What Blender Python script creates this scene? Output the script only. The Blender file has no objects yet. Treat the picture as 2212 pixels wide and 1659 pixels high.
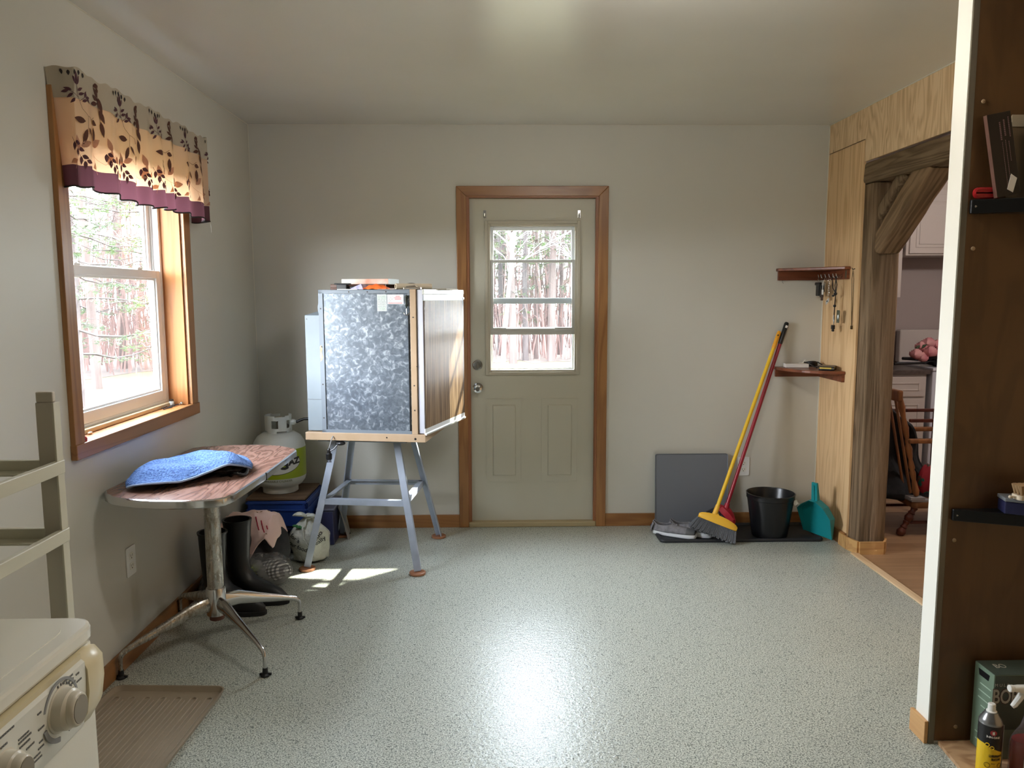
import bpy, bmesh, math, random
from mathutils import Vector, Matrix, noise
PI = math.pi
sc = bpy.context.scene
COL = sc.collection

# ------------------------------------------------------------------ camera
cam = bpy.data.cameras.new('camera')
cam.sensor_width = 36.0
cam.lens = 36.0 * 1656.3 / 2212.0
cam.clip_end = 300
camo = bpy.data.objects.new('camera', cam); COL.objects.link(camo)
camo.matrix_world = (Matrix.Translation((0, 0, 1.488))
                     @ Matrix.Rotation(math.radians(-1.128), 4, 'Z')
                     @ Matrix.Rotation(math.radians(90 - 6.532), 4, 'X')
                     @ Matrix.Rotation(math.radians(-0.168), 4, 'Z'))
sc.camera = camo
sc.view_settings.view_transform = 'Standard'
sc.view_settings.look = 'None'
sc.view_settings.exposure = 0.86
sc.view_settings.gamma = 1.0
sc.view_settings.use_curve_mapping = False
try:
    sc.cycles.use_denoising = True
    sc.cycles.denoiser = 'OPENIMAGEDENOISE'
    sc.cycles.sample_clamp_indirect = 6.0
    sc.cycles.caustics_reflective = False
    sc.cycles.caustics_refractive = False
    sc.cycles.use_adaptive_sampling = True
    sc.cycles.adaptive_threshold = 0.08
    sc.cycles.max_bounces = 6
    sc.cycles.diffuse_bounces = 4
    sc.cycles.glossy_bounces = 3
    sc.cycles.transparent_max_bounces = 10
except Exception:
    pass

# ------------------------------------------------------------------ world, sun, lamps
LAMP_E, KITCH_E = 145, 130
SKY = 24.0
w = bpy.data.worlds.new('world'); sc.world = w; w.use_nodes = True
wn, wl = w.node_tree.nodes, w.node_tree.links
bg = wn['Background']; bg.inputs['Strength'].default_value = SKY
tcw = wn.new('ShaderNodeTexCoord'); sepw = wn.new('ShaderNodeSeparateXYZ'); rw = wn.new('ShaderNodeValToRGB')
wl.new(tcw.outputs['Generated'], sepw.inputs[0]); wl.new(sepw.outputs['Z'], rw.inputs[0]); wl.new(rw.outputs[0], bg.inputs['Color'])
rw.color_ramp.elements[0].position = 0.0; rw.color_ramp.elements[0].color = (.97, .97, 1, 1)
rw.color_ramp.elements[1].position = 0.7; rw.color_ramp.elements[1].color = (.80, .86, 1, 1)

sun = bpy.data.lights.new('sun', 'SUN'); sun.energy = 18; sun.angle = math.radians(1.2); sun.color = (1, .94, .82)
suno = bpy.data.objects.new('sun', sun); COL.objects.link(suno)
sd = Vector((-1.05, -.85, -1.1))
suno.rotation_euler = sd.to_track_quat('-Z', 'Y').to_euler()

def portal(loc, rot, sx, sy):
    l = bpy.data.lights.new('window_portal', 'AREA'); l.shape = 'RECTANGLE'; l.size = sx; l.size_y = sy
    l.cycles.is_portal = True
    o = bpy.data.objects.new('window_portal', l); COL.objects.link(o); o.location = loc; o.rotation_euler = rot
portal((-1.72, 3.265, 1.54), (0, -PI/2, 0), 1.2, 1.05)       # left window
portal((.23, 4.97, 1.46), (-PI/2, 0, 0), .6, .95)            # door window

# ------------------------------------------------------------------ mesh helpers
WM = {}
def ident(): return Matrix.Identity(4)

class MB:
    def __init__(s): s.bm = bmesh.new(); s.mi = 0
    def face(s, vs):
        try:
            f = s.bm.faces.new(vs); f.material_index = s.mi; return f
        except ValueError:
            return None
    def poly(s, pts): return s.face([s.bm.verts.new(p) for p in pts])
    def hexa(s, p):
        v = [s.bm.verts.new(q) for q in p]
        for i in ((0, 3, 2, 1), (4, 5, 6, 7), (0, 1, 5, 4), (1, 2, 6, 5), (2, 3, 7, 6), (3, 0, 4, 7)):
            s.face([v[k] for k in i])
        return s
    def box(s, x0, x1, y0, y1, z0, z1, M=None):
        p = [(x0, y0, z0), (x1, y0, z0), (x1, y1, z0), (x0, y1, z0), (x0, y0, z1), (x1, y0, z1), (x1, y1, z1), (x0, y1, z1)]
        if M is not None: p = [M @ Vector(q) for q in p]
        return s.hexa(p)
    def prism(s, poly, z0, z1, M=None):
        M = M or ident()
        a = [s.bm.verts.new(M @ Vector((x, y, z0))) for x, y in poly]
        b = [s.bm.verts.new(M @ Vector((x, y, z1))) for x, y in poly]
        n = len(poly); s.face(a[::-1]); s.face(b)
        for i in range(n): s.face([a[i], a[(i+1) % n], b[(i+1) % n], b[i]])
        return s
    def loft(s, rings, cap=True, close=True):
        R = [[s.bm.verts.new(p) for p in r] for r in rings]
        n = len(R[0])
        for i in range(len(R)-1):
            for j in range(n if close else n-1):
                s.face([R[i][j], R[i][(j+1) % n], R[i+1][(j+1) % n], R[i+1][j]])
        if cap: s.face(R[0][::-1]); s.face(R[-1])
        return s
    def tube(s, pts, r, n=10, cap=True, sy=1.0):
        pts = [Vector(p) for p in pts]; m = len(pts)
        if not isinstance(r, (list, tuple)): r = [r]*m
        T = []
        for i in range(m):
            a = pts[max(i-1, 0)]; b = pts[min(i+1, m-1)]; T.append((b-a).normalized() if (b-a).length > 1e-9 else Vector((0, 0, 1)))
        up = Vector((0, 0, 1)) if abs(T[0].z) < .9 else Vector((1, 0, 0))
        rings = []
        for i in range(m):
            u = T[i].cross(up).normalized(); v = u.cross(T[i]).normalized(); up = v
            rings.append([pts[i] + (u*math.cos(2*PI*k/n)*r[i] + v*math.sin(2*PI*k/n)*r[i]*sy) for k in range(n)])
        return s.loft(rings, cap)
    def lathe(s, prof, c=(0, 0, 0), n=24, M=None, cap=True):
        M = M or Matrix.Translation(c)
        return s.loft([[M @ Vector((max(r, 1e-4)*math.cos(2*PI*k/n), max(r, 1e-4)*math.sin(2*PI*k/n), z)) for k in range(n)] for r, z in prof], cap)
    def ball(s, c, rx, ry=None, rz=None, n=14, m=8):
        ry = ry or rx; rz = rz or rx; c = Vector(c)
        return s.loft([[c + Vector((math.sin(PI*(i+.03)/(m+.06))*rx*math.cos(2*PI*k/n), math.sin(PI*(i+.03)/(m+.06))*ry*math.sin(2*PI*k/n), -math.cos(PI*(i+.03)/(m+.06))*rz)) for k in range(n)] for i in range(m+1)])
    def grid(s, fn, nu, nv, wrap=False):
        V = [[s.bm.verts.new(fn(i/nu, j/nv)) for j in range(nv+1)] for i in range(nu+1)]
        for i in range(nu):
            for j in range(nv): s.face([V[i][j], V[i+1][j], V[i+1][j+1], V[i][j+1]])
        return s
    def frame(s, y0, y1, a0, a1, z0, z1, w, ax='y', wb=None, wt=None):
        """rectangular ring in the (a,z) plane with thickness y0..y1 along ax"""
        wb = w if wb is None else wb; wt = w if wt is None else wt
        for (p, q, r, t) in ((a0, a0+w, z0, z1), (a1-w, a1, z0, z1), (a0+w, a1-w, z0, z0+wb), (a0+w, a1-w, z1-wt, z1)):
            if ax == 'y': s.box(p, q, y0, y1, r, t)
            else: s.box(y0, y1, p, q, r, t)
        return s

def rotM(loc, rx=0, ry=0, rz=0):
    return Matrix.Translation(loc) @ Matrix.Rotation(math.radians(rz), 4, 'Z') @ Matrix.Rotation(math.radians(ry), 4, 'Y') @ Matrix.Rotation(math.radians(rx), 4, 'X')
def rrect(w, h, r, n=4, cx=0, cy=0):
    o = []
    for (sx, sy, a) in ((1, -1, -90), (1, 1, 0), (-1, 1, 90), (-1, -1, 180)):
        for k in range(n+1):
            t = math.radians(a + 90*k/n)
            o.append((cx + sx*(w/2-r) + r*math.cos(t), cy + sy*(h/2-r) + r*math.sin(t)))
    return o
def circ(r, n=20, cx=0, cy=0, ry=None): return [(cx+r*math.cos(2*PI*k/n), cy+(ry or r)*math.sin(2*PI*k/n)) for k in range(n)]

def thing(name, label, cat, loc, rz=0, group=None, local=False):
    o = bpy.data.objects.new(name, None); COL.objects.link(o); o.empty_display_size = .05
    o.location = loc; o.rotation_euler = (0, 0, math.radians(rz)); o['label'] = label; o['category'] = cat
    if group: o['group'] = group
    WM[o.name] = ident() if local else (Matrix.Translation(loc) @ Matrix.Rotation(math.radians(rz), 4, 'Z'))
    return o
def obj(name, mb, m, parent=None, bev=0, smooth=False, sub=0, solid=0, label=None, flat=35):
    me = bpy.data.meshes.new(name)
    bmesh.ops.recalc_face_normals(mb.bm, faces=mb.bm.faces)
    mb.bm.to_mesh(me); mb.bm.free()
    o = bpy.data.objects.new(name, me); COL.objects.link(o)
    for mm in (m if isinstance(m, (list, tuple)) else [m]): me.materials.append(mm)
    if parent is None:
        xs = [v.co for v in me.vertices]
        c = Vector(((min(v.x for v in xs)+max(v.x for v in xs))/2, (min(v.y for v in xs)+max(v.y for v in xs))/2, min(v.z for v in xs)))
        me.transform(Matrix.Translation(-c)); o.location = c; WM[o.name] = Matrix.Translation(c)
    else:
        W = WM[parent.name]; me.transform(W.inverted()); o.parent = parent; WM[o.name] = W
    if smooth:
        for p in me.polygons: p.use_smooth = True
        if not sub:
            try: me.set_sharp_from_angle(angle=math.radians(flat))
            except Exception: pass
    if solid:
        md = o.modifiers.new('solid', 'SOLIDIFY'); md.thickness = solid; md.offset = 0
    if bev:
        md = o.modifiers.new('bevel', 'BEVEL'); md.width = bev; md.segments = 2; md.limit_method = 'ANGLE'; md.angle_limit = math.radians(40)
    if sub:
        md = o.modifiers.new('sub', 'SUBSURF'); md.levels = sub; md.render_levels = sub
    if label: o['label'] = label
    return o
def tag(o, label, cat, group=None):
    o['label'] = label; o['category'] = cat
    if group: o['group'] = group
    return o
def struct(name, mb, m, parent=None, **k):
    o = obj(name, mb, m, parent, **k)
    if parent is None: o['kind'] = 'structure'
    return o
def textmb(s, size, M, depth=.0005, mb=None, fn=None, sx=1.0, bold=0):
    cu = bpy.data.curves.new('t', 'FONT'); cu.body = s; cu.size = size; cu.extrude = depth; cu.align_x = 'CENTER'; cu.align_y = 'CENTER'; cu.offset = bold
    cu.resolution_u = 3
    o = bpy.data.objects.new('t', cu); COL.objects.link(o)
    dg = bpy.context.evaluated_depsgraph_get(); dg.update()
    me = bpy.data.meshes.new_from_object(o.evaluated_get(dg))
    bpy.data.objects.remove(o); bpy.data.curves.remove(cu)
    mb = mb or MB()
    vs = []
    for v in me.vertices:
        c = Vector((v.co.x*sx, v.co.y, v.co.z)); vs.append(mb.bm.verts.new(fn(c) if fn else M @ c))
    for p in me.polygons: mb.face([vs[i] for i in p.vertices])
    bpy.data.meshes.remove(me)
    return mb

# ------------------------------------------------------------------ materials
def L(v): return tuple(((c/255+.055)/1.055)**2.4 if c > 10 else c/255/12.92 for c in v) + (1,)
def newmat(name):
    m = bpy.data.materials.new(name); m.use_nodes = True
    return m, m.node_tree.nodes, m.node_tree.links, m.node_tree.nodes['Principled BSDF']
def ncoord(n, l, scale=(1, 1, 1), rot=(0, 0, 0), kind='Object'):
    tc = n.new('ShaderNodeTexCoord'); mp = n.new('ShaderNodeMapping')
    mp.inputs['Scale'].default_value = scale; mp.inputs['Rotation'].default_value = rot
    l.new(tc.outputs[kind], mp.inputs[0]); return mp.outputs[0]
def nnoise(n, l, vec, sc_, det=3, rough=.5, dist=0):
    t = n.new('ShaderNodeTexNoise'); t.inputs['Scale'].default_value = sc_; t.inputs['Detail'].default_value = det
    t.inputs['Roughness'].default_value = rough; t.inputs['Distortion'].default_value = dist
    l.new(vec, t.inputs['Vector']); return t.outputs['Fac']
def ramp(n, l, fac, stops):
    r = n.new('ShaderNodeValToRGB'); e = r.color_ramp.elements
    while len(e) < len(stops): e.new(.5)
    for i, (p, c) in enumerate(stops): e[i].position = p; e[i].color = c
    l.new(fac, r.inputs[0]); return r.outputs[0]
def nbump(n, l, b, fac, strength, dist=.002):
    t = n.new('ShaderNodeBump'); t.inputs['Strength'].default_value = strength; t.inputs['Distance'].default_value = dist
    l.new(fac, t.inputs['Height']); l.new(t.outputs[0], b.inputs['Normal'])
def plain(name, rgb, rough=.5, metal=0, rgb2=None, ns=8, nst=(.35, .65), bump=0, bs=60, spec=None, bd=.002, scale=(1, 1, 1), alpha=None):
    m, n, l, b = newmat(name)
    b.inputs['Base Color'].default_value = L(rgb); b.inputs['Roughness'].default_value = rough; b.inputs['Metallic'].default_value = metal
    if spec is not None: b.inputs['Specular IOR Level'].default_value = spec
    if rgb2 or bump: v = ncoord(n, l, scale)
    if rgb2: l.new(ramp(n, l, nnoise(n, l, v, ns, 4), [(nst[0], L(rgb)), (nst[1], L(rgb2))]), b.inputs['Base Color'])
    if bump: nbump(n, l, b, nnoise(n, l, v, bs, 3), bump, bd)
    return m
def wood(name, c1, c2, c3=None, axis=2, scale=1.0, rough=.45, rings=10, bump=.1, knots=0, spec=.5, stretch=.07, amt=.45, tilt=0, kflat=None):
    """grain from sine bands of a stretched noise, the way sawn veneer looks, under a fine fibre noise"""
    m, n, l, b = newmat(name)
    def wc(s_):
        if not tilt: return ncoord(n, l, s_)
        r_ = ncoord(n, l, (1, 1, 1), (math.radians(tilt), 0, 0)); mp = n.new('ShaderNodeMapping'); mp.inputs['Scale'].default_value = s_; l.new(r_, mp.inputs[0]); return mp.outputs[0]
    s = [scale]*3; s[axis] = scale*stretch
    v = wc(s)
    f = nnoise(n, l, v, 7, 3, .5, .5)
    mu = n.new('ShaderNodeMath'); mu.operation = 'MULTIPLY'; mu.inputs[1].default_value = rings*9; l.new(f, mu.inputs[0])
    si = n.new('ShaderNodeMath'); si.operation = 'SINE'; l.new(mu.outputs[0], si.inputs[0])
    mr = n.new('ShaderNodeMapRange'); mr.inputs[1].default_value = -1; mr.inputs[4].default_value = amt; l.new(si.outputs[0], mr.inputs[0])
    s2 = [scale*70]*3; s2[axis] = scale*3
    v2 = wc(s2); fine = nnoise(n, l, v2, 1.0, 3)
    s4 = [scale*9]*3; s4[axis] = scale*.9
    v4 = wc(s4); mid = nnoise(n, l, v4, 1.0, 4, .6)
    ad = n.new('ShaderNodeMath'); ad.operation = 'MULTIPLY_ADD'; ad.inputs[1].default_value = (1-amt)*.55; l.new(fine, ad.inputs[0]); l.new(mr.outputs[0], ad.inputs[2])
    ae = n.new('ShaderNodeMath'); ae.operation = 'MULTIPLY_ADD'; ae.inputs[1].default_value = (1-amt)*.85; l.new(mid, ae.inputs[0]); l.new(ad.outputs[0], ae.inputs[2])
    col = ramp(n, l, ae.outputs[0], [(.18, L(c2)), (.72, L(c1))] if not c3 else [(.22, L(c3)), (.45, L(c2)), (.78, L(c1))])
    if knots:
        vo = n.new('ShaderNodeTexVoronoi'); vo.inputs['Scale'].default_value = knots
        s3 = [1]*3; s3[axis] = .55
        if kflat is not None: s3[kflat] = 0
        v3 = ncoord(n, l, s3); l.new(v3, vo.inputs['Vector'])
        kr = ramp(n, l, vo.outputs['Distance'], [(.035, (1, 1, 1, 1)), (.085, (0, 0, 0, 1))])
        mx = n.new('ShaderNodeMix'); mx.data_type = 'RGBA'; l.new(kr, mx.inputs['Factor']); l.new(col, mx.inputs['A']); mx.inputs['B'].default_value = L([c*.55 for c in c2])
        col = mx.outputs['Result']
    l.new(col, b.inputs['Base Color']); b.inputs['Roughness'].default_value = rough; b.inputs['Specular IOR Level'].default_value = spec
    if bump: nbump(n, l, b, fine if bump < .5 else mid, bump, .002 if bump < .5 else .012)
    return m

def mk_wall(name, rgb, rough=.55, spec=.5):
    m, n, l, b = newmat(name); v = ncoord(n, l, kind='Object')
    a = nnoise(n, l, v, 1.2, 3)
    c2 = [c*.97 for c in rgb]
    l.new(ramp(n, l, a, [(.3, L(rgb)), (.7, L(c2))]), b.inputs['Base Color'])
    b.inputs['Roughness'].default_value = rough; b.inputs['Specular IOR Level'].default_value = spec
    nbump(n, l, b, nnoise(n, l, v, 130, 2), .12, .001)
    return m
WALL = mk_wall('wall_paint', (204, 202, 192), .5)
CEIL = mk_wall('ceiling_paint', (226, 224, 217), .27, .6)
KWALL = mk_wall('kitchen_paint', (176, 165, 162), .6)
CAULK = plain('caulk', (225, 220, 205), .5)
WHITEWALL = mk_wall('partition_paint', (246, 243, 232), .4)
def mk_floor():
    m, n, l, b = newmat('speckled_vinyl'); v = ncoord(n, l)
    big = nnoise(n, l, v, .9, 3)
    f1 = nnoise(n, l, v, 200, 2, .6)
    f2 = nnoise(n, l, v, 120, 2, .6)
    base = ramp(n, l, f1, [(.37, L((66, 72, 66))), (.44, L((164, 168, 158))), (.56, L((192, 196, 184))), (.66, L((222, 225, 214)))])
    fl = ramp(n, l, f2, [(.61, (0, 0, 0, 1)), (.65, (1, 1, 1, 1))])
    mx = n.new('ShaderNodeMix'); mx.data_type = 'RGBA'; l.new(fl, mx.inputs['Factor']); l.new(base, mx.inputs['A']); mx.inputs['B'].default_value = L((104, 110, 102))
    mx2 = n.new('ShaderNodeMix'); mx2.data_type = 'RGBA'; mx2.blend_type = 'MULTIPLY'; mx2.inputs['Factor'].default_value = .5
    l.new(mx.outputs['Result'], mx2.inputs['A']); l.new(ramp(n, l, big, [(.3, (.9, .9, .88, 1)), (.7, (1, 1, 1, 1))]), mx2.inputs['B'])
    l.new(mx2.outputs['Result'], b.inputs['Base Color'])
    b.inputs['Roughness'].default_value = .31; b.inputs['Specular IOR Level'].default_value = .5
    nbump(n, l, b, nnoise(n, l, v, 60, 2, .5, .6), .35, .004)
    return m
FLOOR = mk_floor()
OAK = wood('oak_trim', (158, 112, 66), (128, 84, 46), axis=2, rough=.35, rings=5, bump=.05)
OAKH = wood('oak_trim_horizontal', (152, 106, 62), (122, 80, 44), axis=0, rough=.35, rings=5, bump=.05)
OAKY = wood('oak_trim_lengthwise', (152, 106, 62), (122, 80, 44), axis=1, rough=.35, rings=5, bump=.05)
JAMB = wood('ply_jamb', (170, 114, 64), (140, 86, 42), axis=2, rough=.45, rings=6, bump=.05, spec=.3)
PLY = wood('plywood_wall', (230, 200, 160), (210, 176, 134), (160, 122, 86), axis=2, rough=.6, rings=9, knots=6.5, kflat=0, stretch=.16, amt=.36)
PLYV = wood('plywood_panel', (226, 190, 144), (200, 158, 110), axis=2, rough=.55, rings=7, stretch=.08)
PLYDARK = wood('plywood_dark', (92, 64, 36), (74, 50, 26), axis=2, rough=.4, rings=2.5, knots=4.6, kflat=1, stretch=.3, bump=.05)
PLYFLOOR = wood('plywood_floor', (186, 150, 112), (140, 100, 66), axis=0, rough=.6, rings=9, stretch=.35)
BEAM = wood('old_beam', (132, 110, 86), (96, 78, 58), (56, 44, 32), axis=2, rough=.85, rings=5, bump=.9, scale=1.6, stretch=.05, spec=.2, amt=.28)
BEAMH = wood('old_beam_horizontal', (124, 104, 80), (92, 75, 56), (52, 41, 30), axis=1, rough=.85, rings=5, bump=.9, scale=1.6, stretch=.05, spec=.2, amt=.28)
SHELFW = wood('mahogany', (128, 72, 46), (88, 44, 28), axis=0, rough=.3, rings=4, bump=.03)
def mk_lam():
    m, n, l, b = newmat('laminate'); v = ncoord(n, l)
    br = n.new('ShaderNodeTexBrick'); l.new(v, br.inputs['Vector'])
    br.inputs['Scale'].default_value = 1; br.inputs['Brick Width'].default_value = .62; br.inputs['Row Height'].default_value = .065
    br.inputs['Mortar Size'].default_value = .0008; br.offset = .37
    br.inputs['Color1'].default_value = L((176, 142, 108)); br.inputs['Color2'].default_value = L((150, 116, 84)); br.inputs['Mortar'].default_value = L((110, 84, 60))
    v2 = ncoord(n, l, (3, 60, 1)); f = nnoise(n, l, v2, 1, 3)
    mx = n.new('ShaderNodeMix'); mx.data_type = 'RGBA'; mx.blend_type = 'MULTIPLY'; mx.inputs['Factor'].default_value = .5
    l.new(br.outputs['Color'], mx.inputs['A']); l.new(ramp(n, l, f, [(.3, (.7, .65, .6, 1)), (.65, (1, 1, 1, 1))]), mx.inputs['B'])
    l.new(mx.outputs['Result'], b.inputs['Base Color']); b.inputs['Roughness'].default_value = .35
    return m
LAM = mk_lam()
DOORP = mk_wall('door_paint', (194, 191, 174), .42)
VINYL = plain('white_vinyl', (235, 236, 235), .35)
BLUEVINYL = plain('sash_white', (226, 232, 238), .35)
ALU = plain('sash_grey', (190, 190, 185), .4)
CHROME = plain('chrome', (205, 205, 205), .14, 1)
NICKEL = plain('satin_nickel', (190, 182, 170), .28, 1)
def mk_wornchrome():
    m, n, l, b = newmat('worn_chrome'); v = ncoord(n, l, (1, 1, .35))
    f = nnoise(n, l, v, 55, 5, .7)
    l.new(ramp(n, l, f, [(.34, L((126, 118, 102))), (.54, L((186, 182, 174)))]), b.inputs['Base Color'])
    l.new(ramp(n, l, f, [(.4, (.42, .42, .42, 1)), (.6, (.2, .2, .2, 1))]), b.inputs['Roughness'])
    b.inputs['Metallic'].default_value = .9
    return m
WCHROME = mk_wornchrome()
BLACK = plain('black_plastic', (20, 20, 22), .35)
BLACKR = plain('black_rubber', (15, 15, 16), .45)
BLACKM = plain('black_metal', (14, 14, 15), .3)
BLACKC = plain('black_cloth', (22, 22, 25), .85, rgb2=(34, 34, 38), ns=30, bump=.4, bs=120)
WHITEP = plain('white_plastic', (236, 235, 228), .4)
ENAMEL = plain('appliance_enamel', (236, 234, 222), .16)
ENDCAP = plain('cream_plastic', (222, 208, 170), .3)
PANELW = plain('panel_white', (232, 232, 222), .3)
KNOB = plain('knob_plastic', (222, 216, 200), .3)
KNOBF = plain('knob_face', (140, 130, 112), .35)
GREYPR = plain('grey_print', (110, 110, 108), .5)
RACK = plain('rack_plastic', (196, 192, 172), .35)
RACKP = plain('rack_post', (188, 180, 164), .5)
TRAYP = plain('taupe_tray', (158, 144, 124), .45, rgb2=(148, 134, 114), ns=3)
PAPER = plain('paper', (236, 234, 228), .7)
def mk_glass():
    m, n, l, b = newmat('window_glass'); n.remove(b)
    t = n.new('ShaderNodeBsdfTransparent'); t.inputs[0].default_value = (.96, .98, .98, 1)
    g = n.new('ShaderNodeBsdfGlossy'); g.inputs['Roughness'].default_value = .02
    lw = n.new('ShaderNodeLayerWeight'); lw.inputs[0].default_value = .5; pw = n.new('ShaderNodeMath'); pw.operation = 'POWER'; pw.inputs[1].default_value = 4; l.new(lw.outputs['Facing'], pw.inputs[0]); fr = n.new('ShaderNodeMath'); fr.operation = 'MULTIPLY_ADD'; fr.inputs[1].default_value = .4; fr.inputs[2].default_value = .03; l.new(pw.outputs[0], fr.inputs[0])
    mx = n.new('ShaderNodeMixShader'); l.new(fr.outputs[0], mx.inputs[0]); l.new(t.outputs[0], mx.inputs[1]); l.new(g.outputs[0], mx.inputs[2])
    l.new(mx.outputs[0], n['Material Output'].inputs[0]); return m
GLASS = mk_glass()
def trans(name, rgb, tw=.5, rough=.8, rgbt=None, bump=0, bs=200):
    m, n, l, b = newmat(name); b.inputs['Base Color'].default_value = L(rgb); b.inputs['Roughness'].default_value = rough
    t = n.new('ShaderNodeBsdfTranslucent'); t.inputs[0].default_value = L(rgbt or rgb)
    mx = n.new('ShaderNodeMixShader'); mx.inputs[0].default_value = tw
    l.new(b.outputs[0], mx.inputs[1]); l.new(t.outputs[0], mx.inputs[2]); l.new(mx.outputs[0], n['Material Output'].inputs[0])
    if bump: nbump(n, l, b, nnoise(n, l, ncoord(n, l), bs, 3), bump)
    return m
# ------------------------------------------------------------------ room shell
XL, XR, YB, ZC = -1.511, 2.069, 4.851, 2.533
struct('floor', MB().box(XL-.25, XR, -2.6, YB+.11, -.12, 0), FLOOR)
struct('ceiling', MB().box(XL-.25, XR+.14, -2.6, YB+.3, ZC, ZC+.1), CEIL)
# left wall with the window opening
b = MB(); WY0, WY1, WZ0, WZ1 = 2.765, 3.76, .955, 2.11
b.box(XL-.152, XL, -2.6, WY0, 0, ZC); b.box(XL-.152, XL, WY1, YB+.3, 0, ZC); b.box(XL-.152, XL, WY0, WY1, 0, WZ0); b.box(XL-.152, XL, WY0, WY1, WZ1, ZC)
struct('wall_left', b, WALL)
DX0, DX1, DZ1 = -.195, .645, 2.115
b = MB(); b.box(XL, DX0, YB, YB+.2, 0, ZC); b.box(DX1, XR, YB, YB+.2, 0, ZC); b.box(DX0, DX1, YB, YB+.2, DZ1, ZC)
struct('wall_back', b, WALL)
struct('wall_rear', MB().box(XL, XR, -2.6, -2.45, 0, ZC), WALL)
# right wall: plywood, with the timber doorway to the kitchen
OY0, OY1 = 3.30, 4.38
b = MB(); b.box(XR, XR+.012, OY1, YB, 0, 2.352); b.box(XR, XR+.1, -2.6, OY0-.02, 0, ZC)
struct('wall_right', b, PLYV)
b = MB(); b.box(XR, XR+.012, 2.2, YB, 2.358, ZC) ; b.box(XR, XR+.012, 2.2, OY1-.004, 2.232, 2.358)
struct('wall_right_header', b, PLY)
struct('wall_right_core', MB().box(XR+.014, XR+.13, OY1+.06, YB+.2, 0, ZC).box(XR+.014, XR+.13, 2.2, OY1+.06, 2.262, ZC), KWALL)
# caulk lines at the corners
b = MB(); b.box(XR-.004, XR-.0005, YB-.004, YB, 0, ZC); b.box(XR-.005, XR-.0005, 2.4, YB, ZC-.005, ZC-.0005)
b.box(XL+.0005, XL+.003, YB-.003, YB-.0005, 0, ZC); b.box(XL+.0005, XL+.003, 0, YB, ZC-.003, ZC-.0005); b.box(XL, XR, YB-.002, YB-.0005, ZC-.002, ZC-.0005)
struct('trim_1', b, CAULK)
# baseboards
BH = .083
struct('baseboard_left', MB().box(XL, XL+.013, -2.4, YB, 0, BH), OAKY, bev=.002)
struct('baseboard_back', MB().box(XL+.013, -.247, YB-.013, YB, 0, BH).box(.699, XR-.013, YB-.013, YB, 0, BH), OAKH, bev=.002)
struct('baseboard_right', MB().box(XR-.013, XR, OY1, YB-.013, 0, BH), OAKY, bev=.002)
# stub partition with dark plywood facing the camera
b = MB(); b.box(1.43, XR, 2.382, 2.455, 0, ZC); struct('wall_partition', b, WHITEWALL)
struct('trim_2', MB().box(1.431, 1.450, 2.3765, 2.3815, 0, ZC), plain('grey_edge', (120, 112, 96), .7, rgb2=(92, 84, 70), ns=20, scale=(1, 1, .1)))
struct('trim_3', MB().box(1.4505, XR, 2.3765, 2.3815, .012, ZC), PLYDARK)
struct('baseboard_partition', MB().box(1.417, 1.43, 2.378, 2.47, 0, .078), wood('pine_block', (214, 170, 116), (190, 140, 88), axis=1, rings=4), bev=.002)
b = MB()
for (x, z) in ((1.478, 2.07), (1.475, 1.63), (1.475, .70), (1.52, .06)): b.lathe([(.007, 0), (.006, .003), (.001, .004)], M=rotM((x, 2.3767, z), 90), n=10)
struct('trim_4', b, plain('filler', (150, 126, 96), .6))
struct('trim_5', MB().prism([(1.462, 2.374), (XR-.01, 2.374), (XR-.01, 1.9), (1.40, 1.9), (1.452, 2.25)], .0, .012), PLYFLOOR)

# ---- timber doorway: post, lintel, brace
random.seed(4)
def rough_beam(mb, p0, p1, w, h, n=14, amp=.006, up=(0, 0, 1), seed=0):
    p0, p1 = Vector(p0), Vector(p1); d = (p1-p0).normalized(); u = d.cross(Vector(up)).normalized(); v = u.cross(d).normalized()
    rings = []
    for i in range(n+1):
        c = p0.lerp(p1, i/n); r = []
        for (a, q) in rrect(w, h, .018, 2):
            k = Vector((a*9+seed, q*9, i*.55)); nn = noise.noise(k)*amp
            r.append(c + u*(a*(1+nn*6)) + v*(q*(1+nn*6)))
        rings.append(r)
    mb.loft(rings)
b = MB(); rough_beam(b, (2.165, 4.355, .001), (2.165, 4.355, 2.105), .165, .165, 20, .012, up=(0, 1, 0), seed=3)
struct('trim_6', b, BEAM, smooth=True, flat=50)
b = MB(); rough_beam(b, (2.145, 4.41, 2.172), (2.145, 2.5, 2.150), .145, .118, 22, .012, seed=9)
struct('trim_7', b, BEAMH, smooth=True, flat=50)
b = MB(); rough_beam(b, (2.170, 4.290, 1.765), (2.165, 3.80, 2.145), .135, .12, 12, .012, seed=21)
struct('trim_8', b, wood('old_brace', (140, 114, 86), (100, 80, 58), (56, 44, 32), axis=1, rough=.85, rings=4, bump=.9, scale=1.6, stretch=.06, spec=.2, amt=.28, tilt=37.8), smooth=True, flat=50)
b = MB(); rough_beam(b, (2.135, 4.335, 1.90), (2.135, 4.04, 2.130), .05, .07, 8, .01, seed=31)
struct('trim_9', b, BEAM, smooth=True, flat=50)
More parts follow.
